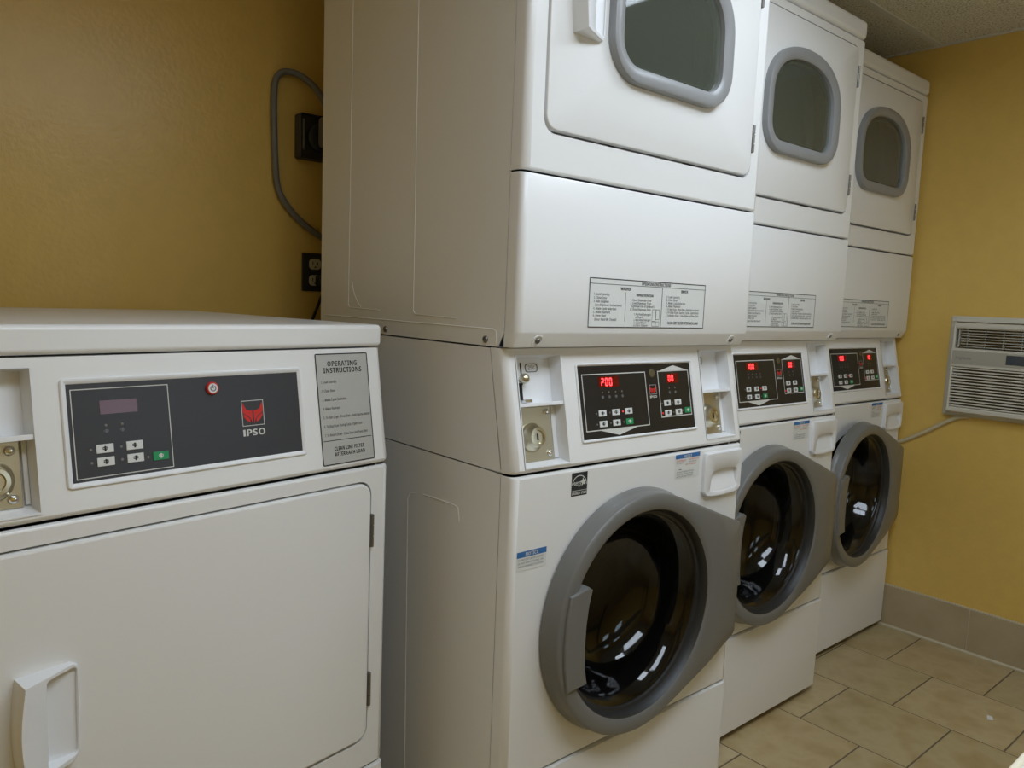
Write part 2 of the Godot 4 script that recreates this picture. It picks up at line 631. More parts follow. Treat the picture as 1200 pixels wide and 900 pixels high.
func detergent_drawer(t: Node3D) -> void:
	var b := B.new()
	var x0 := 0.536
	var x1 := 0.672
	# bowed lower edge
	var p := PackedVector2Array([Vector2(x0 + 0.008, 0.757), Vector2(0.56, 0.7545), Vector2(0.604, 0.7525), Vector2(0.65, 0.7545), Vector2(x1 - 0.008, 0.757), Vector2(x1, 0.766), Vector2(x1, 0.848), Vector2(x1 - 0.003, 0.852), Vector2(x0 + 0.003, 0.852), Vector2(x0, 0.848), Vector2(x0, 0.766)])
	var c := Vector2(0.606, 0.789)
	var h := PackedVector2Array([Vector2(0.560, 0.766), Vector2(0.606, 0.764), Vector2(0.652, 0.767), Vector2(0.656, 0.773), Vector2(0.654, 0.806), Vector2(0.648, 0.812), Vector2(0.606, 0.814), Vector2(0.566, 0.811), Vector2(0.560, 0.804), Vector2(0.556, 0.772)])
	var al := angle_list([p, h], c, 24)
	var o := star(p, c, al)
	var hs := star(h, c, al)
	var low := ring3(hs, -0.012)
	for i in low.size():                                     # the pocket's floor ramps out towards its lower edge
		low[i].z = lerpf(0.0085, 0.0008, smoothstep(0.764, 0.800, low[i].y))
	b.loft([ring3(o, -0.002), ring3(o, 0.0075), ring3(star(inset(p, 0.0025), c, al), 0.0100), ring3(star(inset(h, -0.0012), c, al), 0.0100), ring3(hs, 0.0090), low])
	var c3 := Vector3(c.x, 0.800, 0.0006)
	for i in low.size():
		b.t3(low[i], low[(i + 1) % low.size()], c3, Vector3(0, 0.3, 1).normalized(), Vector3(0, 0.3, 1).normalized(), Vector3(0, 0.3, 1).normalized())
	part("detergent_drawer", b, M.white_plastic, t)

# recess for a coin slide: back sheets, shelf, lock and bolts. Works in the control panel's own plane.
func coin_recess(t: Node3D, xf: Transform3D, x0: float, x1: float, s0: float, s1: float, sm: float, with_slide: bool, plate := 0.84, lock_at := 0.37) -> void:
	var D := 0.030
	var b := B.new()
	b.xf = xf
	# liner: four walls
	b.loft([ring3(PackedVector2Array([Vector2(x0, s0), Vector2(x1, s0), Vector2(x1, s1), Vector2(x0, s1)]), 0.0015),
		ring3(PackedVector2Array([Vector2(x0 + 0.002, s0 + 0.002), Vector2(x1 - 0.002, s0 + 0.002), Vector2(x1 - 0.002, s1 - 0.002), Vector2(x0 + 0.002, s1 - 0.002)]), 0.0015),
		ring3(PackedVector2Array([Vector2(x0 + 0.003, s0 + 0.012), Vector2(x1 - 0.004, s0 + 0.012), Vector2(x1 - 0.004, s1 - 0.004), Vector2(x0 + 0.003, s1 - 0.004)]), -D)])
	var r := part("coin_recess", b, M.white_plastic, t)
	b = B.new()
	b.xf = xf
	box(b, x0 + 0.002, sm - 0.004, -D, x1 - 0.002, sm + 0.003, -0.001)
	part("recess_shelf", b, M.white_plastic, r)
	b = B.new()
	b.xf = xf
	b.rect(x0, sm, x1, s1, -D + 0.001)
	part("slide_plate", b, M.white_plastic, r)
	b = B.new()
	b.xf = xf
	var pr := x0 + (x1 - x0) * plate
	box(b, x0 + 0.002, s0 + 0.010, -D, pr, sm - 0.004, -0.022, 0.001)
	part("lock_plate", b, M.nickel_plate, r)
	b = B.new()
	b.xf = xf
	box(b, pr + 0.003, s0 + 0.012, -D, x1 - 0.004, sm - 0.004, -0.024, 0.001)
	part("vault_strip", b, M.white_plastic, r)
	b = B.new()
	b.xf = xf
	b.rect(pr, s0, x1, sm, -D + 0.0005)
	part("vault_back", b, M.white_plastic, r)
	# lock: flange, barrel, keyhole
	var lc := Vector3(x0 + (x1 - x0) * lock_at, (s0 + sm) * 0.5 - 0.002, -0.022)
	b = B.new()
	b.xf = xf
	b.lathe(lc, [Vector2(0.026, 0), Vector2(0.026, 0.003), Vector2(0.023, 0.007), Vector2(0.020, 0.010), Vector2(0.019, 0.016), Vector2(0.017, 0.0195), Vector2(0.012, 0.020), Vector2(0.011, 0.017)], 32)
	var lk := part("coin_lock", b, M.nickel, r)
	b = B.new()
	b.xf = xf
	box(b, lc.x - 0.0016, lc.y - 0.006, lc.z + 0.016, lc.x + 0.0016, lc.y + 0.006, lc.z + 0.0178, 0.0003)
	part("keyhole", b, M.gap_black, lk)
	for sy in [sm - 0.015, s0 + 0.022]:
		b = B.new()
		b.xf = xf
		b.lathe(Vector3(pr - 0.011, sy, -0.022), [Vector2(0.006, 0), Vector2(0.006, 0.002), Vector2(0.0045, 0.004), Vector2(0.002, 0.005), Vector2(0.0005, 0.005)], 14)
		part("plate_bolt", b, M.chrome, r)
	if with_slide:
		# slot, key ball and lower tab of the coin slide
		b = B.new()
		b.xf = xf
		var sx := x0 + 0.036
		box(b, sx - 0.0014, s1 - 0.052, -D + 0.0005, sx + 0.0014, s1 - 0.012, -D + 0.002, 0.0003)
		part("coin_slot", b, M.gap_black, r)
		b = B.new()
		b.xf = xf
		box(b, x0 + 0.026, sm + 0.010, -D + 0.0005, x0 + 0.032, sm + 0.040, -D + 0.006, 0.0005)
		part("slide_stop", b, M.gap_black, r)
		b = B.new()
		b.xf = xf
		var kc := Vector3(x0 + 0.032, sm + 0.047, -D)
		b.lathe(kc, [Vector2(0.004, 0), Vector2(0.004, 0.006), Vector2(0.008, 0.009), Vector2(0.0095, 0.014), Vector2(0.008, 0.019), Vector2(0.004, 0.022), Vector2(0.0006, 0.023)], 18)
		part("slide_knob", b, M.nickel, r)
		b = B.new()
		b.xf = xf
		box(b, x0 + 0.030, sm + 0.004, -D + 0.001, x0 + 0.048, sm + 0.010, -D + 0.012, 0.001)
		part("slide_tab", b, M.chrome, r)
		b = B.new()
		b.xf = xf
		b.loft([ring3(rrect(x0 + 0.046, s1 - 0.030, x0 + 0.076, s1 - 0.014, 0.006), -D + 0.001), ring3(rrect(x0 + 0.046, s1 - 0.030, x0 + 0.076, s1 - 0.014, 0.006), -D + 0.002), ring3(rrect(x0 + 0.0475, s1 - 0.0285, x0 + 0.0745, s1 - 0.0155, 0.005), -D + 0.002), ring3(rrect(x0 + 0.0475, s1 - 0.0285, x0 + 0.0745, s1 - 0.0155, 0.005), -D + 0.0012)])
		b.text("25¢", x0 + 0.061, s1 - 0.0255, -D + 0.0015, 0.0075, 0, 0.02)
		part("coin_mark", b, M.print_grey, r)
	else:
		b = B.new()
		b.xf = xf
		b.frame(x0 + 0.030, s1 - 0.030, x0 + 0.052, s1 - 0.014, 0.0012, -D + 0.0015)
		part("coin_mark", b, M.print_grey, r)

func seg_digit(b: B, ch: String, x: float, s: float, h: float) -> void:
	var on: Dictionary = {"0": "abcdef", "1": "bc", "2": "abged", "?": "abge", "8": "abcdefg", "5": "afgcd"}
	var w := h * 0.52
	var t := h * 0.14
	var z := 0.0016
	var hh := h * 0.5
	var k: String = on.get(ch, "")
	var R := {"a": [t * 0.6, h - t, w - t * 0.6, h], "d": [t * 0.6, 0.0, w - t * 0.6, t], "g": [t * 0.6, hh - t * 0.5, w - t * 0.6, hh + t * 0.5],
		"f": [0.0, hh + t * 0.3, t, h - t * 0.6], "e": [0.0, t * 0.6, t, hh - t * 0.3], "b": [w - t, hh + t * 0.3, w, h - t * 0.6], "c": [w - t, t * 0.6, w, hh - t * 0.3]}
	for c in k:
		var q: Array = R[c]
		var lean := 0.0
		b.rect(x + q[0] + lean, s + q[1], x + q[2] + lean, s + q[3], z)

func digits(xf: Transform3D, str_: String, x: float, s: float, h: float) -> ArrayMesh:
	var b := B.new()
	b.xf = xf
	for i in str_.length():
		seg_digit(b, str_[i], x + i * h * 0.72, s, h)
	return b.mesh()

func fox_mark(parent: Node3D, xf: Transform3D, x0: float, s0: float, w: float, h: float, z: float) -> void:
	# red fox-head emblem in a thin square, letters below
	var b := B.new()
	b.xf = xf
	var fy := s0 + h * 0.28
	var fh := h * 0.72
	b.frame(x0, fy, x0 + w, s0 + h, w * 0.025, z)
	b.rect(x0, s0, x0 + w * 0.10, s0 + h * 0.185, z)
	b.text("PSO", x0 + w, s0, z, h * 0.185, 1, -w * 0.84, true)
	part("emblem_letters", b, M.print_white, parent)
	b = B.new()
	b.xf = xf
	for s in [-1.0, 1.0]:
		for pl in [[[0.03, 0.62], [0.14, 0.60], [0.30, 0.66], [0.43, 0.96], [0.46, 0.72], [0.45, 0.52], [0.34, 0.44], [0.20, 0.36], [0.10, 0.22], [0.03, 0.02]], [[0.14, 0.22], [0.20, 0.30], [0.36, 0.42], [0.44, 0.46], [0.42, 0.34], [0.30, 0.18], [0.15, 0.08]]]:
			var p := PackedVector2Array()
			for q in pl:
				p.append(Vector2(x0 + w * (0.5 + s * q[0]), fy + fh * (0.06 + 0.9 * q[1])))
			b.flat_poly(p, z)
	part("emblem_fox", b, M.print_red, parent)

func key(parent: Node3D, xf: Transform3D, me: Mesh, x: float, s: float, m: Material) -> MeshInstance3D:
	var o := share("push_key", me, m, parent)
	o.transform = xf * Transform3D(Basis.IDENTITY, Vector3(x, s, 0.0008))
	return o

func icon_mesh(w: float, h: float) -> ArrayMesh:
	var b := B.new()
	b.rect(-w * 0.12, -h * 0.32, w * 0.12, h * 0.32, 0.0007)
	b.frame(-w * 0.32, -h * 0.14, w * 0.32, h * 0.2, h * 0.09, 0.0006)
	return b.mesh()

func disc_mesh(r: float, z: float) -> ArrayMesh:
	var b := B.new()
	b.lathe(Vector3.ZERO, [Vector2(r, 0), Vector2(r, z * 0.6), Vector2(r * 0.7, z)], 12)
	return b.mesh()

# raised bezel around a sunk fascia
func bezel(parent: Node3D, xf: Transform3D, x0: float, s0: float, x1: float, s1: float, rim: float, m: Material) -> MeshInstance3D:
	var b := B.new()
	b.xf = xf
	var o := rrect(x0, s0, x1, s1, 0.006)
	b.loft([ring3(o, -0.001), ring3(o, 0.0015), ring3(inset(o, 0.0015), 0.003), ring3(inset(o, rim * 0.55), 0.003), ring3(inset(o, rim), 0.0)])
	part("bezel", b, M.white_plastic, parent)
	b = B.new()
	b.xf = xf
	b.rect(x0 + rim * 0.8, s0 + rim * 0.8, x1 - rim * 0.8, s1 - rim * 0.8, 0.0003)
	return part("fascia", b, m, parent)

func stack_fascia(cp: Node3D, xf: Transform3D, S: Callable) -> void:
	var x0 := 0.168
	var x1 := 0.5175
	bezel(cp, xf, x0, S.call(0.905), x1, S.call(1.051), 0.006, M.fascia_black)
	var bx := 0.174                                          # black field 0.174..0.513, 0.911..1.043
	var bw := 0.339
	var y0 := 0.911
	var bh := 0.132
	var X := func(u: float) -> float: return bx + bw * u
	var Y := func(v_: float) -> float: return S.call(y0 + bh * v_)
	var z := 0.0008
	var b := B.new()
	b.xf = xf
	b.frame(X.call(0.025), Y.call(0.105), X.call(0.562), Y.call(0.905), 0.0018, z)
	b.frame(X.call(0.675), Y.call(0.195), X.call(0.975), Y.call(0.905), 0.0018, z)
	b.flat_poly(PackedVector2Array([Vector2(X.call(0.135), Y.call(0.107)), Vector2(X.call(0.45), Y.call(0.107)), Vector2(X.call(0.29), Y.call(0.015))]), z)
	b.flat_poly(PackedVector2Array([Vector2(X.call(0.685), Y.call(0.9)), Vector2(X.call(0.968), Y.call(0.9)), Vector2(X.call(0.83), Y.call(0.985))]), z)
	part("panel_print", b, M.print_white, cp)
	fox_mark(cp, xf, X.call(0.588), Y.call(0.505), 0.0215, 0.0265, z)
	# tarnished round badge above the emblem
	var bd := share("round_badge", disc_mesh(0.0088, 0.002), M.nickel_dull, cp)
	bd.transform = xf * Transform3D(Basis.IDENTITY, Vector3(X.call(0.622), Y.call(0.88), 0.0004))
	# displays
	b = B.new()
	b.xf = xf
	b.rect(X.call(0.155), Y.call(0.71), X.call(0.325), Y.call(0.86), z)
	part("display_window", b, M.display_glass, cp)
	b = B.new()
	b.xf = xf
	b.rect(X.call(0.755), Y.call(0.71), X.call(0.87), Y.call(0.86), z)
	part("display_window", b, M.display_glass, cp)
	share("display_digits_wash", digits(xf, "?00", X.call(0.175), Y.call(0.725), 0.0155), M.display_red, cp)
	share("display_digits_dry", digits(xf, "00", X.call(0.77), Y.call(0.735), 0.0135), M.display_red, cp)
	# keys, little lamps, symbols
	var kb := B.new()
	kb.rbox(Vector3(-0.0105, -0.0058, -0.0006), Vector3(0.0105, 0.0058, 0.0008), 0.0005, 1)
	var km := kb.mesh()
	var im := icon_mesh(0.014, 0.010)
	var lm := disc_mesh(0.0016, 0.0008)
	var spots := [[0.165, 0.345], [0.275, 0.345], [0.385, 0.345], [0.165, 0.195], [0.275, 0.195], [0.385, 0.195], [0.742, 0.41], [0.845, 0.41], [0.742, 0.26], [0.845, 0.26], [0.937, 0.275]]
	for i in spots.size():
		var q: Array = spots[i]
		var green := i == 5 or i == 10
		var k := key(cp, xf, km, X.call(q[0]), Y.call(q[1]), M.key_green if green else M.key_white)
		share("key_symbol", im, M.print_black if not green else M.print_white, k, Vector3(0, 0, 0.0004))
		var l := share("indicator_led", lm, M.led_on if i == 2 or i == 8 else M.led_off, cp)
		l.transform = xf * Transform3D(Basis.IDENTITY, Vector3(X.call(q[0]) - 0.0165, Y.call(q[1]), 0.0004))
	for q in [[0.18, 0.6], [0.235, 0.6], [0.29, 0.6], [0.345, 0.6], [0.775, 0.6], [0.83, 0.6]]:
		var l := share("indicator_led", lm, M.led_off, cp)
		l.transform = xf * Transform3D(Basis.IDENTITY, Vector3(X.call(q[0]), Y.call(q[1]) + 0.005, 0.0004))
		var s := share("status_symbol", icon_mesh(0.011, 0.009), M.print_grey, cp)
		s.transform = xf * Transform3D(Basis.IDENTITY, Vector3(X.call(q[0]), Y.call(q[1]) - 0.004, 0.0004))

func control_section(t: Node3D, ytop: float, slant: float, pockets: Array) -> Dictionary:
	var ya := YC + 0.010
	var dy := ytop - 0.001 - ya
	var L := Vector2(dy, slant).length()
	var sdir := Vector3(0, dy, -slant) / L
	var xf := Transform3D(Basis(Vector3.RIGHT, sdir, Vector3.RIGHT.cross(sdir)), Vector3(0, ya, 0))
	var S := func(y: float) -> float: return (y - ya) / dy * L
	var b := B.new()
	var r := 0.013
	shell(b, [Vector2(YC + 0.0025, -0.011), Vector2(YC + 0.0032, -0.006), Vector2(YC + 0.0055, -0.0022), Vector2(ya, 0.0), Vector2(ya + dy, -slant)], r, 0.034, 3)
	b.xf = xf
	var xs := [r, W - r]
	var ss := [0.0, L]
	for p in pockets:
		xs.append_array([p[0], p[2]])
		ss.append_array([S.call(p[1]), S.call(p[3])])
	xs.sort()
	ss.sort()
	for i in xs.size() - 1:
		for j in ss.size() - 1:
			var cx: float = (xs[i] + xs[i + 1]) * 0.5
			var cs: float = (ss[j] + ss[j + 1]) * 0.5
			var inside := false
			for p in pockets:
				if cx > p[0] and cx < p[2] and cs > S.call(p[1]) and cs < S.call(p[3]):
					inside = true
			if not inside and xs[i + 1] - xs[i] > 1e-5 and ss[j + 1] - ss[j] > 1e-5:
				b.rect(xs[i], ss[j], xs[i + 1], ss[j + 1], 0.0)
	b.xf = Transform3D.IDENTITY
	b.poly([Vector3(0, ya + dy, -slant - 0.034), Vector3(0, ya + dy, -slant - r), Vector3(r, ya + dy, -slant), Vector3(W - r, ya + dy, -slant), Vector3(W, ya + dy, -slant - r), Vector3(W, ya + dy, -slant - 0.034)], Vector3.UP)
	b.poly([Vector3(0.001, YC + 0.0025, -0.044), Vector3(0.001, YC + 0.0025, -0.02), Vector3(r, YC + 0.0025, -0.011), Vector3(W - r, YC + 0.0025, -0.011), Vector3(W - 0.001, YC + 0.0025, -0.02), Vector3(W - 0.001, YC + 0.0025, -0.044)], Vector3.DOWN)
	var cp := part("control_panel", b, M.white_enamel, t)
	b = B.new()
	cabinet_box(b, YC + 0.002, ytop - 0.002, -0.0355, -slant - 0.0355, true)
	part("control_housing", b, M.white_enamel, t)
	return {"node": cp, "xf": xf, "S": S}

func dryer_handle(d: Node3D, x0: float, y0: float, x1: float, y1: float, z: float) -> void:
	# moulded pull: high bar at the left, pocket open towards the right, low rim at the right
	var b := B.new()
	var w := x1 - x0
	var cy := (y0 + y1) * 0.5
	var N := 24
	var o := PackedVector2Array()
	for i in N + 1:                                            # bowed left side, straight right
		var v_ := float(i) / N
		o.append(Vector2(x0 - 0.006 * sin(PI * v_), lerpf(y1, y0, v_)))
	o.append(Vector2(x1 - 0.01, y0 - 0.002))
	o.append(Vector2(x1, y0 + 0.006))
	for i in 7:
		o.append(Vector2(x1 + 0.002 * sin(PI * (i + 1) / 8.0), lerpf(y0 + 0.006, y1 - 0.004, (i + 1) / 8.0)))
	o.append(Vector2(x1, y1 - 0.004))
	o.append(Vector2(x1 - 0.008, y1 + 0.001))
	var c := Vector2(x0 + w * 0.62, cy)
	var hole := rrect(x0 + w * 0.40, y0 + 0.007, x1 - 0.002, y1 - 0.006, 0.006, 4)
	var al := angle_list([o, hole], c, 36)
	var os := star(o, c, al)
	var hs := star(hole, c, al)
	var oi := star(inset(o, 0.0012), c, al)
	var hi := star(inset(hole, -0.0015), c, al)
	var hgt := func(p: Vector2) -> float: return z + lerpf(0.036, 0.0045, clampf((p.x - x0) / w, 0.0, 1.0))
	var r0 := ring3(os, z - 0.001)
	var r1 := []
	var r2 := []
	var r3 := []
	var r4 := []
	var r5 := []
	for i in os.size():
		var hh: float = hgt.call(os[i])
		r1.append(Vector3(os[i].x, os[i].y, hh - 0.002))
		r2.append(Vector3(oi[i].x, oi[i].y, hgt.call(oi[i])))
		r3.append(Vector3(hi[i].x, hi[i].y, hgt.call(hi[i])))
		r4.append(Vector3(hs[i].x, hs[i].y, hgt.call(hs[i]) - 0.002))
		r5.append(Vector3(hs[i].x, hs[i].y, z + 0.001))
	b.loft([r0, r1, r2, r3, r4, r5])
	b.flat_poly(hs, z + 0.001)
	part("door_handle", b, M.white_plastic, d)

func hinge(d: Node3D, x: float, y0: float, y1: float, z: float) -> void:
	var b := B.new()
	box(b, x - 0.003, y0, z - 0.006, x + 0.003, y1, z + 0.004, 0.001)
	var h := part("hinge", b, M.hinge_steel, d)
	for k in 3:
		b = B.new()
		var ya := lerpf(y0, y1, (k + 0.06) / 3.0)
		var yb := lerpf(y0, y1, (k + 0.94) / 3.0)
		b.tube([Vector3(x, ya, z + 0.004), Vector3(x, yb, z + 0.004)], 0.003, 8)
		part("hinge_knuckle", b, M.hinge_steel, h)

# sheet-metal front with a door opening, and the door plate in it
func framed_door(t: Node3D, frame_name: String, door_name: String, y0: float, y1: float, zf: float, d0: float, d1: float, window: PackedVector2Array) -> Node3D:
	var b := B.new()
	var r := 0.013
	shell(b, [Vector2(y0 + 0.0015, zf - 0.008), Vector2(y0 + 0.003, zf - 0.002), Vector2(y0 + 0.006, zf), Vector2(y1 - 0.006, zf), Vector2(y1 - 0.003, zf - 0.002), Vector2(y1 - 0.0015, zf - 0.008)], r, 0.034, 2)
	var gap := 0.0035
	var op := rrect(0.042 - gap, d0 - gap - 0.0025, 0.640 + gap, d1 + gap, 0.026)
	plate_hole(b, r, y0 + 0.006, W - r, y1 - 0.006, zf, op, 0.034)
	part(frame_name, b, M.white_enamel, t)
	# jamb behind the gap
	b = B.new()
	var jo := rrect(0.03, d0 - 0.016, 0.652, d1 + 0.016, 0.03)
	b.loft([ring3(jo, zf - 0.0345), ring3(rrect(0.075, d0 + 0.03, 0.607, d1 - 0.03, 0.03), zf - 0.0345)])
	part("door_jamb", b, M.white_enamel, t)
	b = B.new()
	var p := rrect(0.042, d0, 0.640, d1, 0.0235)
	if window.is_empty():
		slab(b, p, zf - 0.010, zf + 0.004, 0.004)
	else:
		var c := Vector2(0.353, (d0 + d1) * 0.5)
		var al := angle_list([p, window], c, 48)
		var ps := star(p, c, al)
		var ws := star(window, c, al)
		b.loft([ring3(ps, zf - 0.010), ring3(ps, zf), ring3(star(inset(p, 0.0012), c, al), zf + 0.0028), ring3(star(inset(p, 0.004), c, al), zf + 0.004), ring3(ws, zf + 0.004), ring3(ws, zf - 0.008)])
	var d := part(door_name, b, M.white_enamel, t)
	return d

func window_outline(x0: float, x1: float, y0: float, y1: float, rl: float) -> PackedVector2Array:
	# arched top, straight lower sides, rounded lower corners
	var p := PackedVector2Array()
	var a := (x1 - x0) * 0.5
	var cx := (x0 + x1) * 0.5
	var spring := y0 + (y1 - y0) * 0.50
	for i in 9:
		var q := -PI / 2 + PI / 2 * i / 8
		p.append(Vector2(x1 - rl + rl * cos(q), y0 + rl + rl * sin(q)))
	for i in 25:
		var q := PI * i / 24
		var e := 0.86
		p.append(Vector2(cx + a * signf(cos(q)) * pow(absf(cos(q)), e), spring + (y1 - spring) * pow(sin(q), e)))
	for i in 9:
		var q := PI + PI / 2 * i / 8
		p.append(Vector2(x0 + rl + rl * cos(q), y0 + rl + rl * sin(q)))
	var o := PackedVector2Array()
	for q in p:
		if o.is_empty() or o[-1].distance_to(q) > 0.001:
			o.append(q)
	return o

func upper_dryer(t: Node3D) -> void:
	var zf := -0.005
	# cabinet sides with pressed ribs
	var b := B.new()
	cabinet_box(b, YD + 0.001, YQ, -0.0405, -0.0405, true)
	var cab := part("dryer_cabinet", b, M.white_enamel, t)
	var x := 0.0002
	for side in 1:
		var sx := x if side == 0 else W - x
		bead(cab, [Vector3(sx, YQ, -0.586), Vector3(sx, 1.14, -0.587), Vector3(sx, 1.133, -0.580), Vector3(sx, 1.131, -0.45)])
		bead(cab, [Vector3(sx, YQ, -0.333), Vector3(sx, 1.135, -0.323), Vector3(sx, 1.128, -0.316), Vector3(sx, 1.126, -0.18)])
		bead(cab, [Vector3(sx, 1.19, -0.572), Vector3(sx, 1.165, -0.562), Vector3(sx, 1.145, -0.545), Vector3(sx, 1.136, -0.53)])
		bead(cab, [Vector3(sx, 1.112, -0.70), Vector3(sx, 1.112, -0.07), Vector3(sx, 1.108, -0.062), Vector3(sx, 1.086, -0.060)])
		for z in [-0.425, -0.09]:
			bolt(cab, "side_bolt", Vector3(0 if side == 0 else W, 1.093, z), Vector3(-1 if side == 0 else 1, 0, 0), 0.0065, M.hinge_steel)
	# lower front panel with a chamfered bottom edge
	b = B.new()
	shell(b, [Vector2(YD + 0.0015, -0.024), Vector2(YD + 0.003, -0.019), Vector2(1.107, -0.0065), Vector2(1.111, zf), Vector2(YS - 0.006, zf), Vector2(YS - 0.003, zf - 0.002), Vector2(YS - 0.0015, zf - 0.008)], 0.013, 0.034)
	b.poly([Vector3(0, YD + 0.0015, -0.058), Vector3(0, YD + 0.0015, -0.037), Vector3(0.013, YD + 0.0015, -0.024), Vector3(W - 0.013, YD + 0.0015, -0.024), Vector3(W, YD + 0.0015, -0.037), Vector3(W, YD + 0.0015, -0.058)], Vector3.DOWN)
	var lp := part("dryer_lower_panel", b, M.white_enamel, t)
	for sx in [0.052, 0.626]:
		var bb := B.new()
		bb.xf = Transform3D(Basis(Quaternion(Vector3(0, 0, 1), Vector3(0, -0.42, 0.9).normalized())), Vector3(sx, 1.095, -0.0125))
		bb.lathe(Vector3.ZERO, [Vector2(0.0125, -0.001), Vector2(0.0115, 0.001), Vector2(0.009, 0.0012), Vector2(0.0075, -0.002)], 18, false)
		part("screw_dimple", bb, M.white_enamel, lp)
		bolt(lp, "panel_screw", Vector3(sx, 1.095, -0.0125), Vector3(0, -0.42, 0.9).normalized(), 0.0052, M.hinge_steel)
	# door
	var wo := window_outline(0.178, 0.532, 1.557, 1.827, 0.075)
	var d := framed_door(t, "dryer_front_frame", "dryer_door", YS, YQ, zf, 1.448, 1.902, window_outline(0.206, 0.504, 1.584, 1.800, 0.055))
	b = B.new()
	var zd := zf + 0.004
	b.loft([ring3(wo, zd - 0.001), ring3(wo, zd + 0.010), ring3(inset(wo, 0.0015), zd + 0.0155), ring3(inset(wo, 0.005), zd + 0.0175), ring3(inset(wo, 0.026), zd + 0.013), ring3(inset(wo, 0.029), zd + 0.011), ring3(inset(wo, 0.031), zd - 0.004)])
	part("window_frame", b, M.window_grey, d)
	b = B.new()
	b.loft([ring3(inset(wo, 0.031), zd - 0.003), ring3(inset(wo, 0.034), zd - 0.006), ring3(inset(wo, 0.038), zd - 0.002), ring3(inset(wo, 0.041), zd - 0.010)])
	part("window_seal", b, M.dark_plastic, d)
	b = B.new()
	b.flat_poly(inset(wo, 0.030), zd + 0.003)
	part("window_glass", b, M.dryer_glass, d)
	dryer_handle(d, 0.093, 1.612, 0.166, 1.745, zd)
	hinge(d, 0.6435, 1.498, 1.556, zf)
	hinge(d, 0.6435, 1.796, 1.854, zf)
	# door liner, drum mouth and drum seen through the glass
	b = B.new()
	b.lathe(Vector3(0.353, 1.675, 0), [Vector2(0.26, -0.03), Vector2(0.235, -0.045), Vector2(0.235, -0.09), Vector2(0.215, -0.10), Vector2(0.225, -0.12), Vector2(0.252, -0.13), Vector2(0.252, -0.58), Vector2(0.2, -0.60), Vector2(0.19, -0.59), Vector2(0.002, -0.59)], 48, false)
	var dd := part("dryer_drum", b, M.zinc_drum, t)
	for k in 3:
		b = B.new()
		b.xf = Transform3D(Basis(Vector3(0, 0, 1), 0.9 + TAU * k / 3), Vector3(0.353, 1.675, 0))
		box(b, 0.19, -0.012, -0.56, 0.254, 0.012, -0.14, 0.008)
		part("drum_paddle", b, M.zinc_drum, dd)
	# top cap
	b = B.new()
	b.rbox(Vector3(-0.001, YQ + 0.0015, BACK - 0.002), Vector3(W + 0.001, YT, -0.003), 0.014, 4)
	part("top_cap", b, M.white_enamel, t)

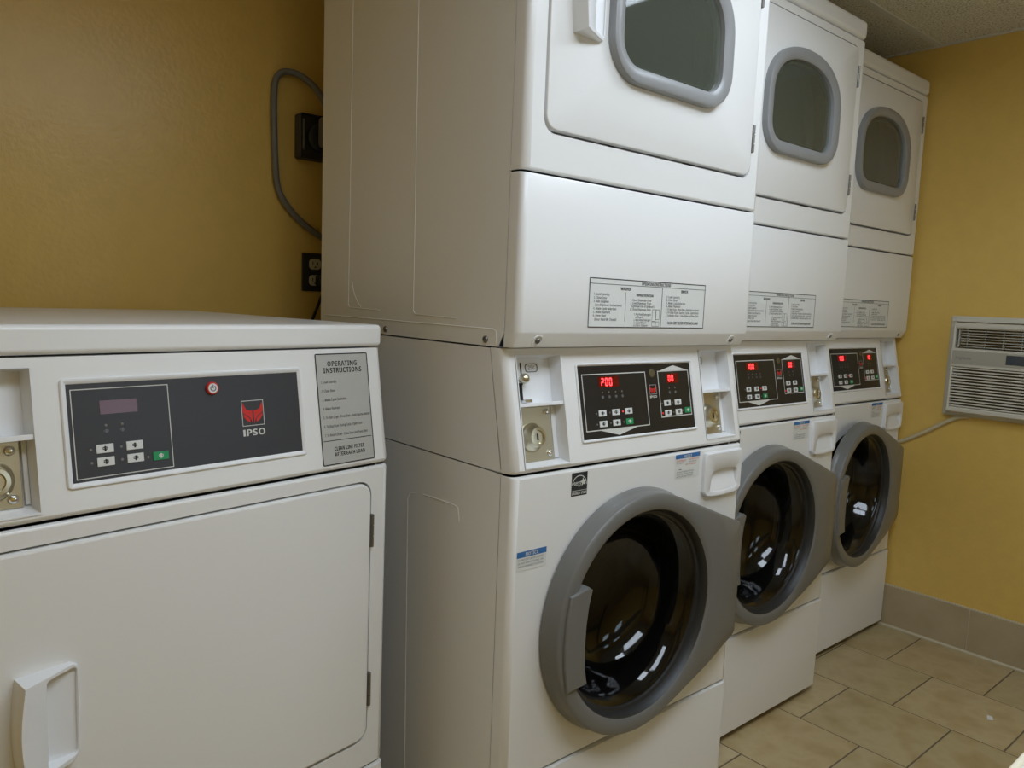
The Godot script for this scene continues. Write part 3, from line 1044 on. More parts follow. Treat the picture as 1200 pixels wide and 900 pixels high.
func instruction_label(t: Node3D) -> void:
	var x0 := 0.1655
	var y0 := 1.1195
	var w := 0.346
	var h := 0.090
	var z := -0.005
	var b := B.new()
	b.rect(x0, y0, x0 + w, y0 + h, z + 0.0005)
	var l := part("instruction_label", b, M.label_white, t)
	b = B.new()
	z += 0.0009
	b.frame(x0, y0, x0 + w, y0 + h, 0.0016, z)
	var X := func(u: float) -> float: return x0 + w * u
	var Y := func(v_: float) -> float: return y0 + h * (1.0 - v_)
	b.rect(X.call(0.0), Y.call(0.115) - 0.0004, X.call(1.0), Y.call(0.115) + 0.0004, z)
	b.rect(X.call(0.595) - 0.0006, Y.call(1.0), X.call(0.595) + 0.0006, Y.call(0.115), z)
	b.rect(X.call(0.285) - 0.0004, Y.call(0.87), X.call(0.285) + 0.0004, Y.call(0.26), z)
	b.text("OPERATING INSTRUCTIONS", X.call(0.54), Y.call(0.095), z, 0.0058, 0, 0.088, true)
	b.text("WASHER", X.call(0.285), Y.call(0.225), z, 0.0058, 0, 0.03, true)
	b.text("DRYER", X.call(0.80), Y.call(0.215), z, 0.0058, 0, 0.022, true)
	b.text("DISPENSER INSTRUCTIONS", X.call(0.445), Y.call(0.335), z, 0.0046, 0, 0.05, true)
	var a := ["1. Load Laundry", "2. Close Door", "3. Add Supplies", "    (See Dispenser Instructions)", "4. Make Cycle Selection", "5. Make Payment", "6. Press Start", "    (Door Must Be Closed)"]
	for i in a.size():
		b.text(a[i].strip_edges(), X.call(0.035 + (0.012 if a[i][0] == " " else 0.0)), Y.call(0.345 + 0.073 * i), z, 0.0043, -1, 0.072)
	a = ["1. Open Dispenser Door", "2. Load Dispenser Trays", "    (Optional Use of Softener)", "3. Close Dispenser Door"]
	for i in a.size():
		b.text(a[i].strip_edges(), X.call(0.325 + (0.012 if a[i][0] == " " else 0.0)), Y.call(0.435 + 0.065 * i), z, 0.0042, -1, 0.066)
	a = ["1. Pre Wash Detergent", "    or Bleach", "2. Main Wash Detergent", "3. Liquid Bleach", "4. Fabric Softener"]
	for i in a.size():
		b.text(a[i].strip_edges(), X.call(0.36 + (0.012 if a[i][0] == " " else 0.0)), Y.call(0.735 + 0.058 * i), z, 0.0039, -1, 0.050)
	b.frame(X.call(0.515), Y.call(0.86), X.call(0.548), Y.call(0.60), 0.0006, z)
	b.frame(X.call(0.548), Y.call(0.82), X.call(0.580), Y.call(0.60), 0.0006, z)
	b.frame(X.call(0.515), Y.call(0.965), X.call(0.548), Y.call(0.86), 0.0006, z)
	b.frame(X.call(0.548), Y.call(0.965), X.call(0.580), Y.call(0.86), 0.0006, z)
	a = ["1. Load Laundry", "2. Close Door", "3. Make Cycle Selection", "4. Make Payment", "5. To Start Dryer - Press Start - Hold Start to Restart", "6. To Stop Dryer During Cycle - Open Door", "7. To Restart Dryer - Close Door and Press Start"]
	for i in a.size():
		b.text(a[i], X.call(0.635), Y.call(0.335 + 0.068 * i), z, 0.0043, -1, 0.108)
	b.text("CLEAN LINT FILTER AFTER EACH LOAD", X.call(0.80), Y.call(0.915), z, 0.0055, 0, 0.100, true)
	part("label_print", b, M.print_black, l)

func stickers(t: Node3D) -> void:
	# square emblem: star in an arc, script word, strip below
	var z := 0.0
	var x0 := 0.139
	var y0 := 0.811
	var b := B.new()
	b.rect(x0, y0, x0 + 0.041, y0 + 0.0435, z + 0.0005)
	var e := part("star_emblem_sticker", b, M.print_black, t)
	b = B.new()
	var c := Vector2(x0 + 0.020, y0 + 0.019)
	for i in 14:
		var a0 := PI * (0.02 + 0.95 * i / 14.0)
		var a1 := PI * (0.02 + 0.95 * (i + 1) / 14.0)
		var t0 := 0.0016
		b.poly([Vector3(c.x + cos(a0) * 0.0195, c.y + sin(a0) * 0.0195, z + 0.0009), Vector3(c.x + cos(a1) * 0.0195, c.y + sin(a1) * 0.0195, z + 0.0009), Vector3(c.x + cos(a1) * (0.0195 - t0), c.y + sin(a1) * (0.0195 - t0), z + 0.0009), Vector3(c.x + cos(a0) * (0.0195 - t0), c.y + sin(a0) * (0.0195 - t0), z + 0.0009)], Vector3(0, 0, 1))
	var sp := PackedVector2Array()
	for i in 10:
		sp.append(Vector2(x0 + 0.030, y0 + 0.025) + Vector2.from_angle(PI / 2 + 0.15 + TAU * i / 10) * (0.0085 if i % 2 == 0 else 0.0038))
	b.flat_poly(sp, z + 0.0009)
	b.text("energy", x0 + 0.003, y0 + 0.018, z + 0.0009, 0.0085, -1, 0.022, true, "Droid Serif")
	b.rect(x0, y0 + 0.0095, x0 + 0.041, y0 + 0.0103, z + 0.0009)
	b.text("ENERGY STAR", x0 + 0.0205, y0 + 0.0025, z + 0.0009, 0.0048, 0, 0.037, true)
	part("emblem_print", b, M.print_white, e)
	# NOTICE sticker with blue header, left
	x0 = 0.0135
	y0 = 0.694
	var w := 0.070
	var h := 0.035
	b = B.new()
	b.rect(x0, y0, x0 + w, y0 + h, z + 0.0005)
	var s := part("notice_sticker", b, M.label_white, t)
	b = B.new()
	b.rect(x0, y0 + h - 0.0105, x0 + w, y0 + h, z + 0.0008)
	part("sticker_header", b, M.print_blue, s)
	b = B.new()
	b.text("NOTICE", x0 + w * 0.5, y0 + h - 0.0085, z + 0.0011, 0.0062, 0, 0.05, true)
	part("header_letters", b, M.print_white, s)
	b = B.new()
	b.text("TO PREVENT DOOR DAMAGE", x0 + 0.003, y0 + h - 0.0165, z + 0.0009, 0.0034, -1, 0.062)
	b.text("DO NOT FORCE OR PULL ON", x0 + 0.003, y0 + h - 0.0225, z + 0.0009, 0.0034, -1, 0.064)
	b.text("THE DOOR WHEN IT IS LOCKED", x0 + 0.003, y0 + h - 0.0285, z + 0.0009, 0.0034, -1, 0.060)
	part("sticker_print", b, M.print_grey, s)
	# taller notice beside the detergent drawer
	x0 = 0.441
	y0 = 0.806
	w = 0.083
	h = 0.0515
	b = B.new()
	b.rect(x0, y0, x0 + w, y0 + h, z + 0.0005)
	s = part("care_sticker", b, M.label_white, t)
	b = B.new()
	b.rect(x0, y0 + h - 0.009, x0 + w, y0 + h, z + 0.0008)
	part("sticker_header", b, M.print_blue, s)
	b = B.new()
	b.text("NOTICE", x0 + w * 0.5, y0 + h - 0.0072, z + 0.0011, 0.0052, 0, 0.034, true)
	part("header_letters", b, M.print_white, s)
	b = B.new()
	b.text("HE DETERGENT", x0 + 0.004, y0 + h - 0.0155, z + 0.0009, 0.0034, -1, 0.032)
	b.text("LOW SUDSING ONLY", x0 + 0.046, y0 + h - 0.0145, z + 0.0009, 0.0032, -1, 0.033)
	b.text("ADD TO DISPENSER", x0 + 0.034, y0 + h - 0.0245, z + 0.0009, 0.0030, -1, 0.036)
	part("sticker_red_print", b, M.print_red, s)
	b = B.new()
	b.text("USE ONLY HE", x0 + 0.004, y0 + h - 0.0200, z + 0.0009, 0.0030, -1, 0.030)
	b.text("OR LESS SOAP", x0 + 0.046, y0 + h - 0.0195, z + 0.0009, 0.0030, -1, 0.030)
	b.rect(x0 + 0.012, y0 + h - 0.033, x0 + 0.021, y0 + h - 0.0315, z + 0.0009)
	for i in 3:
		b.text(["Too much detergent will cause", "excess suds and poor rinsing", "and may damage the washer"][i], x0 + 0.006, y0 + 0.0125 - 0.0048 * i, z + 0.0009, 0.0031, -1, 0.072)
	part("sticker_print", b, M.print_grey, s)

func build_stack() -> Node3D:
	var t := thing("stacked_washer_dryer", "", "washer dryer", Vector3.ZERO, 0.0, "stacked washer dryers in a row")
	legs(t)
	kick(t)
	var b := B.new()
	cabinet_box(b, YB, YC - 0.0005, -0.0355, -0.0355, true)
	b.poly([Vector3(0, YC - 0.001, BACK), Vector3(W, YC - 0.001, BACK), Vector3(W, YC - 0.001, -0.04), Vector3(0, YC - 0.001, -0.04)], Vector3.UP)
	var cab := part("washer_cabinet", b, M.white_enamel, t)
	for side in 1:
		var sx := 0.0002 if side == 0 else W - 0.0002
		bead(cab, [Vector3(sx, 0.05, -0.310), Vector3(sx, 0.755, -0.326), Vector3(sx, 0.768, -0.318), Vector3(sx, 0.772, -0.30)])
		bead(cab, [Vector3(sx, 0.775, -0.27), Vector3(sx, 0.778, -0.17), Vector3(sx, 0.775, -0.155), Vector3(sx, 0.75, -0.150)])
	# washer front panel with the door opening
	b = B.new()
	shell(b, [Vector2(YK + 0.0015, -0.008), Vector2(YK + 0.003, -0.002), Vector2(YK + 0.006, 0.0), Vector2(YC - 0.006, 0.0), Vector2(YC - 0.003, -0.002), Vector2(YC - 0.0015, -0.008)], 0.013, 0.034, 2)
	plate_hole(b, 0.013, YK + 0.006, W - 0.013, YC - 0.006, 0.0, circ(0.212, DCX, DCY, 72), 0.02)
	part("washer_front_panel", b, M.white_enamel, t)
	washer_door(t)
	detergent_drawer(t)
	stickers(t)
	# control panel
	var p1 := [0.025, 0.874, 0.1345, 1.070]
	var p2 := [0.547, 0.880, 0.656, 1.072]
	var c := control_section(t, YD, 0.042, [p1, p2])
	var S: Callable = c.S
	coin_recess(t, c.xf, p1[0], p1[2], S.call(p1[1]), S.call(p1[3]), S.call(0.983), true)
	coin_recess(t, c.xf, p2[0], p2[2], S.call(p2[1]), S.call(p2[3]), S.call(0.983), false)
	stack_fascia(c.node, c.xf, S)
	upper_dryer(t)
	instruction_label(t)
	return t

func set_digits(t: Node3D, wash: String, dry: String, xfc: Transform3D) -> void:
	(t.get_node("control_panel/display_digits_wash") as MeshInstance3D).mesh = digits(xfc, wash, 0.174 + 0.339 * 0.175, 0.0155 * 0.0 + s_of(0.911 + 0.132 * 0.725), 0.0155)
	(t.get_node("control_panel/display_digits_dry") as MeshInstance3D).mesh = digits(xfc, dry, 0.174 + 0.339 * 0.77, s_of(0.911 + 0.132 * 0.735), 0.0135)

func s_of(y: float) -> float:
	var ya := YC + 0.010
	var dy := YD - 0.001 - ya
	return (y - ya) / dy * Vector2(dy, 0.042).length()

func build_dryer(at: Vector3, turn: float) -> void:
	var t := thing("tumble_dryer", "waist-high white dryer with solid door and grey instruction label", "dryer", at, turn)
	var yq := 1.070
	legs(t)
	kick(t)
	var b := B.new()
	cabinet_box(b, YB, YC - 0.0005, -0.0355, -0.0355, true)
	part("dryer_cabinet", b, M.white_enamel, t)
	var d := framed_door(t, "dryer_front_frame", "dryer_door", YK, YC, 0.0, 0.358, 0.834, PackedVector2Array())
	dryer_handle(d, 0.081, 0.545, 0.152, 0.676, 0.004)
	hinge(d, 0.6435, 0.716, 0.776, 0.0)
	hinge(d, 0.6435, 0.418, 0.482, 0.0)
	var p := [0.012, 0.876, 0.119, 1.058]
	var c := control_section(t, yq, 0.030, [p])
	var S: Callable = c.S
	var xf: Transform3D = c.xf
	var cp: Node3D = c.node
	coin_recess(t, xf, p[0], p[2], S.call(p[1]), S.call(p[3]), S.call(0.972), true, 0.88, 0.56)
	# top cap
	b = B.new()
	b.rbox(Vector3(-0.001, yq + 0.0015, BACK - 0.002), Vector3(W + 0.001, 1.110, -0.0275), 0.008, 3)
	part("top_cap", b, M.white_enamel, t)
	# fascia 0.156..0.502, 0.906..1.033
	bezel(cp, xf, 0.149, S.call(0.900), 0.510, S.call(1.041), 0.008, M.fascia_charcoal)
	var z := 0.0008
	var X := func(x: float) -> float: return x
	b = B.new()
	b.xf = xf
	b.frame(0.161, S.call(0.911), 0.289, S.call(1.0265), 0.0012, z)
	part("panel_print", b, M.print_white, cp)
	fox_mark(cp, xf, 0.3995, S.call(0.941), 0.0375, S.call(0.9945) - S.call(0.941), z)
	b = B.new()
	b.xf = xf
	b.rect(0.196, S.call(0.992), 0.245, S.call(1.010), z)
	part("display_window", b, M.display_off, cp)
	# keys
	var kb := B.new()
	kb.rbox(Vector3(-0.011, -0.0058, -0.0006), Vector3(0.011, 0.0058, 0.0008), 0.0005, 1)
	var km := kb.mesh()
	var im := icon_mesh(0.010, 0.010)
	var lm := disc_mesh(0.0018, 0.0008)
	for q in [[0.1985, 0.9475, 0], [0.1985, 0.9305, 0], [0.237, 0.9475, 0], [0.237, 0.9305, 0], [0.2715, 0.929, 1]]:
		var k := key(cp, xf, km, q[0], S.call(q[1]), M.key_green if q[2] else M.key_white)
		share("key_symbol", im, M.print_white if q[2] else M.print_black, k, Vector3(0, 0, 0.0004))
		var l := share("indicator_led", lm, M.led_off, cp)
		l.transform = xf * Transform3D(Basis.IDENTITY, Vector3(q[0] - 0.0175, S.call(q[1]), 0.0004))
	for x in [0.202, 0.223]:
		var l := share("indicator_led", lm, M.led_off, cp)
		l.transform = xf * Transform3D(Basis.IDENTITY, Vector3(x, S.call(0.9775), 0.0004))
		var s := share("status_symbol", icon_mesh(0.010, 0.008), M.print_grey, cp)
		s.transform = xf * Transform3D(Basis.IDENTITY, Vector3(x, S.call(0.970), 0.0004))
	# round power badge
	b = B.new()
	b.xf = xf
	var pc := Vector3(0.3545, S.call(1.0165), 0.0004)
	b.lathe(pc, [Vector2(0.0095, 0), Vector2(0.0095, 0.003), Vector2(0.0085, 0.0042)], 24)
	var pb := part("power_badge", b, M.print_red, cp)
	b = B.new()
	b.xf = xf
	b.lathe(pc, [Vector2(0.0072, 0.003), Vector2(0.0072, 0.0044)], 24)
	part("badge_face", b, M.key_white, pb)
	b = B.new()
	b.xf = xf
	for i in 16:
		var a0 := PI * 0.7 + PI * 1.6 * i / 16.0
		var a1 := PI * 0.7 + PI * 1.6 * (i + 1) / 16.0
		b.poly([pc + Vector3(cos(a0) * 0.0045, sin(a0) * 0.0045, 0.0048), pc + Vector3(cos(a1) * 0.0045, sin(a1) * 0.0045, 0.0048), pc + Vector3(cos(a1) * 0.0034, sin(a1) * 0.0034, 0.0048), pc + Vector3(cos(a0) * 0.0034, sin(a0) * 0.0034, 0.0048)], Vector3(0, 0, 1))
	b.rect(pc.x - 0.0006, pc.y, pc.x + 0.0006, pc.y + 0.005, pc.z + 0.0048)
	part("power_symbol", b, M.print_black, pb)
	# grey instruction label
	var lx0 := 0.5395
	var lx1 := 0.6495
	var l0: float = S.call(0.876)
	var l1: float = S.call(1.0615)
	var lh := l1 - l0
	b = B.new()
	b.xf = xf
	b.flat_poly(rrect(lx0, l0, lx1, l1, 0.003), 0.0005)
	var l := part("instruction_label", b, M.label_grey, t)
	b = B.new()
	b.xf = xf
	var o := rrect(lx0, l0, lx1, l1, 0.003)
	b.loft([ring3(o, 0.0009), ring3(inset(o, 0.0018), 0.0009)])
	var lcx := (lx0 + lx1) * 0.5
	b.text("OPERATING", lcx, l1 - lh * 0.115, 0.0009, 0.0085, 0, 0.062, true)
	b.text("INSTRUCTIONS", lcx, l1 - lh * 0.175, 0.0009, 0.0085, 0, 0.080, true)
	var a := ["1. Load Laundry", "2. Close Door", "3. Make Cycle Selection", "4. Make Payment", "5. To Start Dryer - Press Start - Hold Start to Restart", "6. To Stop Dryer During Cycle - Open Door", "7. To Restart Dryer - Close Door and Press Start"]
	for i in a.size():
		b.text(a[i], lx0 + 0.008, l1 - lh * (0.265 + 0.0795 * i), 0.0009, 0.0044, -1, [0.032, 0.028, 0.050, 0.036, 0.098, 0.080, 0.090][i])
	b.rect(lx0 + 0.004, l0 + lh * 0.215, lx1 - 0.004, l0 + lh * 0.215 + 0.0010, 0.0009)
	b.text("CLEAN LINT FILTER", lcx + 0.002, l0 + lh * 0.125, 0.0009, 0.0062, 0, 0.064, true)
	b.text("AFTER EACH LOAD", lcx + 0.002, l0 + lh * 0.075, 0.0009, 0.0062, 0, 0.064, true)
	part("label_print", b, M.print_black, l)

# ------------------------------------------------------------------ room
func build_room() -> void:
	var T := 0.12
	var b := B.new()
	box(b, ROOM_X0 - T, -T, ROOM_Z0 - T, ROOM_X1 + T, ROOM_H + T, ROOM_Z0, 0.0005)
	struct("wall_back", b, M.wall_paint)
	b = B.new()
	box(b, ROOM_X1, -T, ROOM_Z0, ROOM_X1 + T, ROOM_H + T, ROOM_Z1 + T, 0.0005)
	struct("wall_right", b, M.wall_paint)
	b = B.new()
	box(b, ROOM_X0 - T, -T, ROOM_Z0, ROOM_X0, ROOM_H + T, ROOM_Z1 + T, 0.0005)
	struct("wall_left", b, M.wall_paint)
	# wall across the aisle, with two daylit windows
	var wy0 := 0.75
	var wy1 := 1.75
	var wx := [[0.72, 1.14], [1.44, 1.80]]
	b = B.new()
	box(b, ROOM_X0, -T, ROOM_Z1, ROOM_X1, wy0, ROOM_Z1 + T, 0.0005)
	box(b, ROOM_X0, wy1, ROOM_Z1, ROOM_X1, ROOM_H + T, ROOM_Z1 + T, 0.0005)
	box(b, ROOM_X0, wy0, ROOM_Z1, wx[0][0], wy1, ROOM_Z1 + T, 0.0005)
	box(b, wx[0][1], wy0, ROOM_Z1, wx[1][0], wy1, ROOM_Z1 + T, 0.0005)
	box(b, wx[1][1], wy0, ROOM_Z1, ROOM_X1, wy1, ROOM_Z1 + T, 0.0005)
	struct("wall_front", b, M.wall_paint)
	for i in 2:
		var q: Array = wx[i]
		b = B.new()
		var zf := ROOM_Z1 + 0.05
		box(b, q[0], wy0, zf, q[0] + 0.03, wy1, zf + 0.04, 0.003)
		box(b, q[1] - 0.03, wy0, zf, q[1], wy1, zf + 0.04, 0.003)
		box(b, q[0] + 0.03, wy0, zf, q[1] - 0.03, wy0 + 0.03, zf + 0.04, 0.003)
		box(b, q[0] + 0.03, wy1 - 0.03, zf, q[1] - 0.03, wy1, zf + 0.04, 0.003)
		var wn := struct("window_%d" % (i + 1), b, M.fixture_white)
		b = B.new()
		box(b, q[0] + 0.028, wy0 + 0.028, zf + 0.017, q[1] - 0.028, wy1 - 0.028, zf + 0.021, 0.0005)
		part("window_pane", b, M.window_pane, wn)
	b = B.new()
	box(b, -8.0, -0.30, ROOM_Z1 + T + 0.01, 10.0, -T, 14.0, 0.001)
	struct("pavement", b, M.pavement)
	# floor: grout bed and single tiles, rows along z with staggered joints
	b = B.new()
	box(b, ROOM_X0, -T, ROOM_Z0, ROOM_X1, -0.0015, ROOM_Z1, 0.0005)
	var fl := struct("floor", b, M.grout_dark)
	var rng := RandomNumberGenerator.new()
	rng.seed = 7
	var pitch := 0.2975
	var g := 0.0022
	var offs := [0.106, 0.229, 0.063, 0.212]
	var whole := tile_mesh(pitch - 2 * g, pitch - 2 * g)
	var row := 0
	var x1 := ROOM_X1
	while x1 > ROOM_X0 + 0.02:
		var x0 := maxf(x1 - pitch, ROOM_X0)
		var off: float = offs[(3 - row) % 4 if row < 4 else (row * 3 + 1) % 4]
		var z := off - ceilf((off - ROOM_Z0) / pitch) * pitch
		while z < ROOM_Z1 - 0.02:
			var za := maxf(z, ROOM_Z0)
			var zb := minf(z + pitch, ROOM_Z1)
			if zb - za > 0.03:
				var full := x1 - x0 > pitch - 0.001 and zb - za > pitch - 0.001
				var me: ArrayMesh = whole if full else tile_mesh(x1 - x0 - 2 * g, zb - za - 2 * g)
				share("floor_tile", me, M["floor_tile_%d" % rng.randi_range(0, 3)], fl, Vector3((x0 + x1) * 0.5, 0, (za + zb) * 0.5))
			z += pitch
		x1 -= pitch
		row += 1
	# ceiling: slab above, lay-in boards on a tee grid
	b = B.new()
	box(b, ROOM_X0, ROOM_H + 0.02, ROOM_Z0, ROOM_X1, ROOM_H + T, ROOM_Z1, 0.0005)
	var ce := struct("ceiling", b, M.ceiling_board)
	var cx := [ROOM_X0, -0.38, 0.84, ROOM_X1]
	var cz := [ROOM_Z0, -0.827, -0.217, 0.393, 1.003, 1.613, ROOM_Z1]
	for i in cx.size() - 1:
		for j in cz.size() - 1:
			b = B.new()
			box(b, cx[i] + 0.003, ROOM_H, cz[j] + 0.003, cx[i + 1] - 0.003, ROOM_H + 0.016, cz[j + 1] - 0.003, 0.003)
			part("ceiling_panel", b, M.ceiling_board, ce)
	for j in range(1, cz.size() - 1):
		b = B.new()
		box(b, ROOM_X0, ROOM_H - 0.004, cz[j] - 0.012, ROOM_X1, ROOM_H + 0.004, cz[j] + 0.012, 0.001)
		part("ceiling_tee", b, M.tee_white, ce)
	for i in range(1, cx.size() - 1):
		for j in cz.size() - 1:
			b = B.new()
			box(b, cx[i] - 0.012, ROOM_H - 0.0035, cz[j] + 0.012, cx[i] + 0.012, ROOM_H + 0.004, cz[j + 1] - 0.012, 0.001)
			part("ceiling_tee", b, M.tee_white, ce)
	b = B.new()
	box(b, ROOM_X1 - 0.018, ROOM_H - 0.004, ROOM_Z0, ROOM_X1, ROOM_H + 0.003, ROOM_Z1, 0.001)
	box(b, ROOM_X0, ROOM_H - 0.004, ROOM_Z0, ROOM_X1, ROOM_H + 0.003, ROOM_Z0 + 0.018, 0.001)
	part("wall_angle", b, M.tee_white, ce)
	# tile base along the end wall: grout bed, single tiles, bottom bead
	b = B.new()
	box(b, ROOM_X1 - 0.0075, 0.0, ROOM_Z0, ROOM_X1, 0.160, ROOM_Z1, 0.0005)
	var bs := struct("baseboard_right", b, M.grout_light)
	var zz := 0.060 - 0.302 * 4
	while zz < ROOM_Z1 - 0.02:
		var za := maxf(zz, ROOM_Z0)
		var zb := minf(zz + 0.302, ROOM_Z1)
		if zb - za > 0.02:
			b = B.new()
			box(b, ROOM_X1 - 0.011, 0.004, za + 0.0014, ROOM_X1 - 0.006, 0.156, zb - 0.0014, 0.002)
			part("base_tile", b, M.base_tile, bs)
		zz += 0.302
	b = B.new()
	b.tube([Vector3(ROOM_X1 - 0.012, 0.003, ROOM_Z0), Vector3(ROOM_X1 - 0.012, 0.003, ROOM_Z1)], 0.006, 8)
	part("base_bead", b, M.grout_light, bs)

func tile_mesh(w: float, d: float) -> ArrayMesh:
	var b := B.new()
	b.rbox(Vector3(-w * 0.5, -0.006, -d * 0.5), Vector3(w * 0.5, 0.0, d * 0.5), 0.0018, 1)
	return b.mesh()

func build_air_conditioner() -> void:
	# built facing +z, turned to face -x
	var t := thing("air_conditioner", "white through-wall air conditioner with slatted grille on yellow wall", "air conditioner", Vector3(ROOM_X1, 0.824, 0.158), -PI / 2)
	var w := 0.50
	var h := 0.345
	var x0 := -w * 0.5
	var b := B.new()
	# wall trim: picture-frame flange
	var o := rrect(x0, 0.0, x0 + w, h, 0.006)
	b.loft([ring3(o, 0.0), ring3(o, 0.010), ring3(inset(o, 0.003), 0.013), ring3(inset(o, 0.018), 0.018), ring3(inset(o, 0.022), 0.010)])
	b.flat_poly(inset(o, 0.022), 0.0102)
	part("wall_trim", b, M.ac_plastic, t)
	# front cover as a frame around its openings
	var f0 := 0.022
	var fw := w - 0.044
	var fx := x0 + f0
	var fy := 0.016
	var ft := h - 0.022
	b = B.new()
	var zf := 0.050
	var op1 := [fx + 0.012, 0.236, fx + fw - 0.012, 0.302]      # louvre opening
	var op2 := [fx + 0.010, 0.034, fx + fw - 0.010, 0.172]      # intake
	b.rbox(Vector3(fx, fy, 0.010), Vector3(fx + fw, op2[1], zf), 0.005, 2)
	b.rbox(Vector3(fx, op2[3], 0.010), Vector3(fx + fw, op1[1], zf), 0.004, 2)
	b.rbox(Vector3(fx, op1[3], 0.010), Vector3(fx + fw, ft, zf), 0.009, 4)
	b.rbox(Vector3(fx, fy + 0.005, 0.010), Vector3(op2[0], ft - 0.009, zf - 0.0002), 0.005, 2)
	b.rbox(Vector3(op2[2], fy + 0.005, 0.010), Vector3(fx + fw, ft - 0.009, zf - 0.0002), 0.005, 2)
	var fc := part("front_cover", b, M.ac_plastic, t)
	# lower intake slats
	var n := 14
	for i in n:
		b = B.new()
		var y := lerpf(op2[1] + 0.004, op2[3] - 0.004, float(i) / (n - 1))
		b.rbox(Vector3(op2[0], y - 0.0024, 0.0105), Vector3(op2[2], y + 0.0024, zf - 0.003), 0.001, 1)
		part("intake_slat", b, M.ac_plastic, t)
	# upper louvres: horizontal vanes, upright vanes behind, curved cheek
	for i in 7:
		b = B.new()
		var y := lerpf(op1[1] + 0.006, op1[3] - 0.006, i / 6.0)
		b.rbox(Vector3(op1[0] + 0.012, y - 0.0017, 0.0105), Vector3(op1[2] - 0.004, y + 0.0017, zf - 0.010), 0.0008, 1)
		part("louvre_vane", b, M.ac_grey, t)
	for i in 8:
		b = B.new()
		var x: float = lerpf(op1[0] + 0.03, op1[2] - 0.02, i / 7.0)
		box(b, x - 0.0015, op1[1], 0.016, x + 0.0015, op1[3], 0.032, 0.0005)
		part("upright_vane", b, M.ac_grey, t)
	b = B.new()
	box(b, op1[0] + 0.005, op1[1] + 0.003, 0.018, op1[0] + 0.010, op1[3] - 0.003, zf - 0.006, 0.002)
	part("louvre_cheek", b, M.ac_grey, t)
	# control strip with maker's word, dark display
	b = B.new()
	b.rect(fx + 0.006, op2[3] + 0.010, fx + fw - 0.006, op1[1] - 0.008, zf + 0.0006)
	var cs := part("control_strip", b, M.ac_grey, t)
	b = B.new()
	b.text("Frigidaire", fx + 0.018, op2[3] + 0.027, zf + 0.0009, 0.0085, -1, 0.055)
	part("strip_letters", b, M.print_grey, cs)
	b = B.new()
	b.rbox(Vector3(fx + 0.170, op2[3] + 0.019, zf - 0.002), Vector3(fx + 0.290, op1[1] - 0.014, zf + 0.002), 0.0012, 1)
	part("control_window", b, M.ac_window, cs)
	for q in [Vector3(x0 + 0.011, h - 0.010, 0.0125), Vector3(x0 + w - 0.011, h - 0.010, 0.0125), Vector3(x0 + 0.011, 0.010, 0.0125), Vector3(x0 + w - 0.011, 0.010, 0.0125)]:
		bolt(t, "trim_screw", q, Vector3(0, 0, 1), 0.003, M.hinge_steel)
	# flat white cord raceway from the unit down towards the machines
	var c := thing("power_cord", "thin cream cord sloping from the air conditioner towards the machines", "cord", Vector3(ROOM_X1 - 0.0074, 0.70, -0.25))
	b = B.new()
	var pts := []
	for q in [[0.826, 0.0], [0.818, -0.04], [0.790, -0.088], [0.757, -0.135], [0.728, -0.180], [0.706, -0.220], [0.685, -0.27], [0.662, -0.34], [0.64, -0.44]]:
		pts.append(Vector3(0.0, q[0] - 0.70, q[1] + 0.25))
	b.tube(smooth_path(pts, 4), 0.0072, 8)
	part("cord", b, M.cord_white, c)

func smooth_path(p: Array, k: int) -> Array:
	var o := []
	for i in p.size() - 1:
		var a: Vector3 = p[maxi(i - 1, 0)]
		var b: Vector3 = p[i]
		var c: Vector3 = p[i + 1]
		var d: Vector3 = p[mini(i + 2, p.size() - 1)]
		for j in k:
			o.append(b.cubic_interpolate(c, a, d, float(j) / k))
	o.append(p[-1])
	return o

